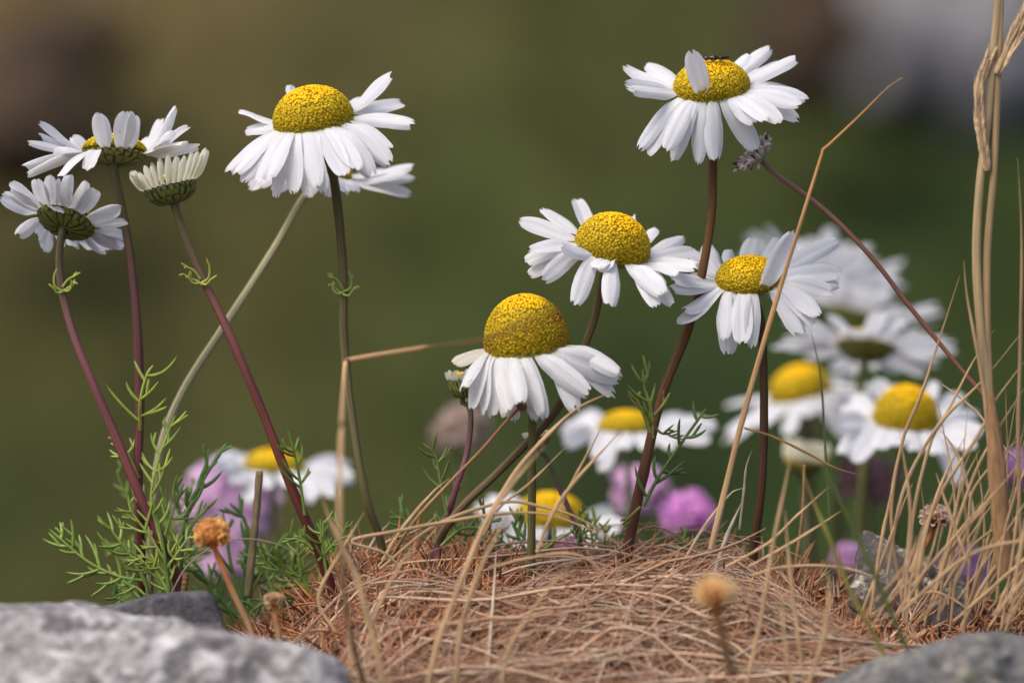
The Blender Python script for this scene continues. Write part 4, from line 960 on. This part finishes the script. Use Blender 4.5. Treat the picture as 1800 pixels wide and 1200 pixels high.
# ---------------------------------------------------------------- feathery leaves of the mayweed at the lower left
def shoot(label, y, stem, leaves, seed, col=(.10, .17, .035)):
    rg = np.random.default_rng(seed); k = pxs(y); y = y + .012; sp = [P(a[0], a[1], y) for a in stem]
    root = thing("mayweed_shoot", label, "leafy shoot", sp[0])
    st = stem_mesh(sp, 4.5 * k, 2.6 * k, [np.array(col) * .9, np.array(col) * 1.1], 20).build("stem", M['stem'], root)
    for lf in leaves:
        pts = [P(a[0], a[1], y + (a[2] if len(a) > 2 else 0)) for a in lf['p']]
        leaf_mesh(pts, lf.get('n', 5), lf.get('lobe', 34) * k, lf.get('r', 3.6) * k, rg, lf.get('col', col), lf.get('start', .2), lf.get('fork', .5), lf.get('spread', 48)).build("leaf", M['leaf'], st)
LGR = (.13, .20, .045); LDG = (.07, .14, .04); LYG = (.19, .26, .055)
shoot("feathery green leaves arching far out to the left over the dark stone", -.006, [(262, 1060), (258, 1030), (250, 1005)], [
    dict(p=[(255, 1020), (207, 1012), (152, 985), (87, 930)], n=5, lobe=46, r=4.2, start=.15), dict(p=[(258, 1030), (235, 985), (210, 950), (184, 918)], n=4, lobe=42, r=4, start=.2), dict(p=[(255, 1045), (235, 1030), (200, 1028), (182, 1025)], n=3, lobe=30, r=3.6, col=LYG),
    dict(p=[(245, 1050), (232, 1035), (222, 1000)], n=1, lobe=20, r=4.4, col=(.12, .19, .08)), dict(p=[(225, 1060), (205, 1050), (198, 1040)], n=2, lobe=20, r=4, col=LDG)], 41, LGR)
shoot("upright feathery green shoot crossing the pale curved stem", -.008, [(300, 1060), (292, 1000), (287, 960), (270, 880)], [
    dict(p=[(287, 965), (266, 880), (278, 811), (292, 770), (308, 730)], n=7, lobe=46, r=3.8, start=.08, col=LYG), dict(p=[(290, 985), (262, 940), (232, 900), (225, 870)], n=4, lobe=40, r=3.6, col=LYG), dict(p=[(292, 1000), (320, 960), (335, 940)], n=4, lobe=34, r=3.4, col=LYG), dict(p=[(290, 940), (310, 880), (322, 850)], n=3, lobe=40, r=3.4, col=LGR),
    dict(p=[(292, 1010), (268, 985), (240, 975)], n=3, lobe=32, r=3.4, col=LYG), dict(p=[(300, 1050), (285, 1020), (262, 985)], n=4, lobe=36, r=3.4, col=LYG)], 42, LGR)
shoot("green leaf with thick long lobes leaning right before the blurred lilac head", -.002, [(310, 1060), (318, 1000), (322, 930)], [
    dict(p=[(322, 935), (335, 885), (356, 845), (386, 797)], n=3, lobe=50, r=5, start=.15, col=LDG, spread=34), dict(p=[(320, 960), (340, 920), (358, 900), (372, 885)], n=3, lobe=36, r=3.8, col=LGR), dict(p=[(316, 990), (345, 965), (365, 940)], n=3, lobe=34, r=3.4, col=LYG)], 43, LDG)
shoot("dark green narrow leaves round the orange papery seed head", .012, [(430, 1090), (428, 1040), (430, 990)], [
    dict(p=[(428, 1000), (436, 940), (425, 905), (404, 884)], n=2, lobe=50, r=4.8, col=LDG, spread=28), dict(p=[(430, 1050), (450, 1010), (480, 985), (495, 980)], n=3, lobe=34, r=4.4, col=(.10, .16, .06)), dict(p=[(430, 1060), (415, 1020), (405, 985), (392, 900)], n=2, lobe=40, r=4.6, col=LDG, spread=30),
    dict(p=[(440, 1080), (470, 1050), (520, 1000), (545, 960)], n=4, lobe=44, r=4.2, col=LGR), dict(p=[(420, 1085), (375, 1040), (352, 1000), (330, 980)], n=3, lobe=36, r=4.6, col=LDG), dict(p=[(430, 1085), (445, 1035), (470, 990), (500, 940)], n=3, lobe=36, r=4.6, col=LGR), dict(p=[(415, 1095), (395, 1060), (372, 1020)], n=3, lobe=34, r=4.6, col=LDG)], 44, LDG)
shoot("bright green feathery leaves at the foot of the half open bud's stem", .004, [(560, 1090), (556, 1060), (547, 1040)], [
    dict(p=[(550, 1045), (520, 1020), (490, 1000), (440, 962)], n=5, lobe=42, r=3.8, col=LGR), dict(p=[(552, 1050), (530, 1010), (524, 970), (526, 940)], n=5, lobe=34, r=3.4, col=LGR), dict(p=[(556, 1060), (580, 1010), (592, 960)], n=4, lobe=32, r=3.4, col=LYG), dict(p=[(545, 1060), (510, 1050), (470, 1058), (440, 1075)], n=4, lobe=34, r=4, col=LDG), dict(p=[(540, 1090), (505, 1080), (480, 1040), (470, 1010)], n=4, lobe=34, r=4, col=LGR)], 45, LGR)
shoot("soft pale green leaves further back between the stems at the lower left", .030, [(275, 1090), (285, 1030), (300, 980)], [
    dict(p=[(285, 1030), (250, 985), (215, 960), (190, 955)], n=5, lobe=36, r=3.2, col=LGR), dict(p=[(290, 1010), (300, 940), (325, 880), (330, 850)], n=6, lobe=38, r=3.2, col=LYG), dict(p=[(280, 1060), (240, 1050), (215, 1025)], n=4, lobe=32, r=3.2, col=LGR), dict(p=[(295, 1000), (330, 985), (360, 950)], n=4, lobe=34, r=3.2, col=LYG), dict(p=[(290, 1000), (255, 935), (215, 855), (205, 825)], n=5, lobe=34, r=3.2, col=LGR)], 51, LGR)
shoot("soft green leaves behind the olive brown cut stub at the lower left", .028, [(500, 1110), (498, 1050), (500, 1010)], [
    dict(p=[(498, 1050), (460, 1010), (440, 985), (415, 975)], n=5, lobe=36, r=3.4, col=LGR), dict(p=[(500, 1030), (520, 985), (545, 960), (570, 950)], n=5, lobe=34, r=3.2, col=LYG), dict(p=[(500, 1060), (540, 1035), (585, 1020)], n=4, lobe=32, r=3.4, col=LGR), dict(p=[(498, 1040), (488, 990), (495, 950)], n=4, lobe=30, r=3.2, col=LDG)], 52, LGR)
shoot("small green leaves rising from the tussock below the small closed bud", .010, [(760, 1010), (758, 970), (752, 930)], [
    dict(p=[(752, 950), (720, 925), (700, 895)], n=3, lobe=32, r=4, col=LDG), dict(p=[(757, 970), (775, 930), (790, 880), (785, 870)], n=3, lobe=36, r=3.8, col=LGR), dict(p=[(760, 990), (800, 960), (850, 950), (880, 925)], n=4, lobe=40, r=4.4, col=LDG), dict(p=[(755, 990), (725, 965), (690, 960)], n=3, lobe=34, r=4, col=LDG), dict(p=[(760, 1000), (800, 985), (840, 990)], n=3, lobe=32, r=4, col=LGR)], 46, LDG)
shoot("dark green forked leaf just left of the drooping daisy's stem", .006, [(935, 1000), (932, 985), (928, 970)], [
    dict(p=[(930, 975), (915, 950), (900, 915)], n=3, lobe=38, r=4.4, col=LDG), dict(p=[(930, 985), (895, 960), (865, 935)], n=2, lobe=30, r=4, col=LDG), dict(p=[(935, 985), (970, 955), (1016, 928)], n=1, lobe=16, r=3.6, col=LYG)], 47, LDG)
shoot("small green leaves among rusty needles near the tall fly-topped daisy's foot", .012, [(1050, 1010), (1048, 985), (1046, 965)], [
    dict(p=[(1046, 975), (1040, 940), (1038, 910)], n=4, lobe=34, r=3.6, col=LYG), dict(p=[(1048, 985), (1062, 955), (1066, 925)], n=3, lobe=28, r=3.4, col=LYG)], 48, LGR)
shoot("tiny green sprig in the tussock left of the pale whitish blade", .004, [(1225, 1010), (1215, 985), (1206, 960)], [dict(p=[(1210, 975), (1203, 955), (1196, 942)], n=2, lobe=22, r=4, col=LGR), dict(p=[(1218, 990), (1230, 970), (1236, 950)], n=2, lobe=20, r=3.6, col=LGR)], 49, LGR)

# ---------------------------------------------------------------- the dead cushion: needles and tangled straw nobody could count
def needles():
    n = 26000
    x = rng.uniform(-.06, .17, n); y = rng.uniform(-.125, .070, n)
    keep = (x > -.05) | (y > .0); x, y = x[keep], y[keep]; n = len(x)
    cl = np.array([fbm(a * 60, b * 60, 2.) for a, b in zip(x, y)])
    base = np.array([(a, b, ground_z(a, b) - .002) for a, b in zip(x, y)])
    h = rng.uniform(.004, .011, n) * (1 + .8 * cl) * (1 + .35 * sm(-.03, .02, y)) * (1 - .3 * sm(.06, .1, x))
    up = np.where(rng.random(n) < .55, 1.0, .25)
    d = nrm(np.stack([rng.normal(0, .6, n), rng.normal(-.1, .5, n), up], -1))
    b = nrm(d + rng.normal(0, .5, (n, 3)))
    t = np.linspace(0, 1, 4)[None, :, None]
    Pt = base[:, None] + np.array([0, 0, 1.0]) * (rng.uniform(0, .004, n) * (up < .5))[:, None, None] + h[:, None, None] * (d[:, None] * t * (1 - .5 * t) + b[:, None] * .5 * t ** 2)
    pal = np.array([(.70, .28, .10), (.68, .35, .19), (.74, .47, .27), (.46, .18, .07), (.54, .30, .18), (.16, .07, .04), (.66, .50, .33)])
    ci = rng.choice(len(pal), n, p=[.22, .19, .12, .15, .10, .17, .05])  # share of the darkest needles raised to paint shaded gaps in the mat
    col = pal[ci] * rng.uniform(.7, 1.15, (n, 1)) * (1 + .7 * cl)[:, None] * np.array([1, .99, 1.04])
    mb = MB(); tubes(mb, Pt, np.outer(rng.uniform(.00016, .00040, n), [1, 1, .8, .15]), 4, col, flat=.5)
    tag(mb.build("dead_needles", M['needle']), "mat of rusty brown dead needle leaves covering the bank", "dead leaves", kind="stuff")
needles()

def straw():
    """flattened dead grass: mostly hair-fine fibres, some broader split blades"""
    K = 12; mb = MB(); t = np.linspace(0, 1, K)
    for n, r0, r1, l0, l1, lift1, pal, pr in (
            (4600, .00007, .00019, .012, .055, .006, [(.64, .38, .23), (.70, .48, .33), (.56, .27, .14), (.36, .18, .11), (.70, .36, .21)], [.25, .2, .22, .15, .18]),
            (600, .00018, .00040, .03, .085, .0085, [(.72, .49, .31), (.78, .58, .41), (.60, .35, .21)], [.4, .35, .25])):
        x0 = rng.normal(.018, .058, n); y0 = np.where(rng.random(n) < .85, rng.uniform(-.125, -.012, n), rng.uniform(-.02, .03, n)); L = rng.uniform(l0, l1, n)
        y0 = np.where((x0 < .005) & (rng.random(n) < .75), np.minimum(y0, -.045), y0)      # rusty needles stay bare at one shoulder
        al = np.where(rng.random(n) < .75, rng.normal(.05, .28, n), rng.normal(.8, .7, n)); turn = rng.normal(0, .8, n)
        lift = rng.uniform(0, lift1, n) * np.where(y0 > -.015, .5, 1); arch = rng.uniform(-.001, .005, n); up = np.where(rng.random(n) < .16, rng.uniform(0, .016, n), 0)
        Pt = np.zeros((n, K, 3))
        for i in range(n):
            a = al[i] + turn[i] * (t - .5); q = L[i] / K
            xx = x0[i] + np.cumsum(np.cos(a)) * q - L[i] * .5 * math.cos(al[i]); yy = y0[i] + np.cumsum(np.sin(a)) * q - L[i] * .5 * math.sin(al[i])
            yy = np.clip(yy, -.135, .045)
            q_ = sm(.045, .075, xx); yy = yy * (1 - q_) + np.minimum(yy, -.030) * q_
            Pt[i, :, 0], Pt[i, :, 1] = xx, yy
            z0 = [ground_z(xx[k], yy[k], False) for k in (0, 4, 7, 11)]
            Pt[i, :, 2] = np.interp(np.arange(K), [0, 4, 7, 11], z0) + .0015 + lift[i] + arch[i] * np.sin(np.pi * t) + up[i] * t ** 2 + .0010 * np.sin(t * 9 + i)
        keep = (Pt[:, :, 0].min(1) > -.062) & (Pt[:, :, 0].max(1) < .19)
        Pt = Pt[keep]; n = len(Pt)
        col = np.array(pal)[rng.choice(len(pal), n, p=pr)] * rng.uniform(.6, 1.12, (n, 1))
        tubes(mb, Pt, np.outer(rng.uniform(r0, r1, n), np.interp(t, [0, .1, .85, 1], [.5, 1, .9, .15])), 4, col, flat=.45)
    tag(mb.build("dry_grass", M['straw']), "tangle of flattened straw-coloured dry grass lying over the bank", "dry grass", kind="stuff")
straw()
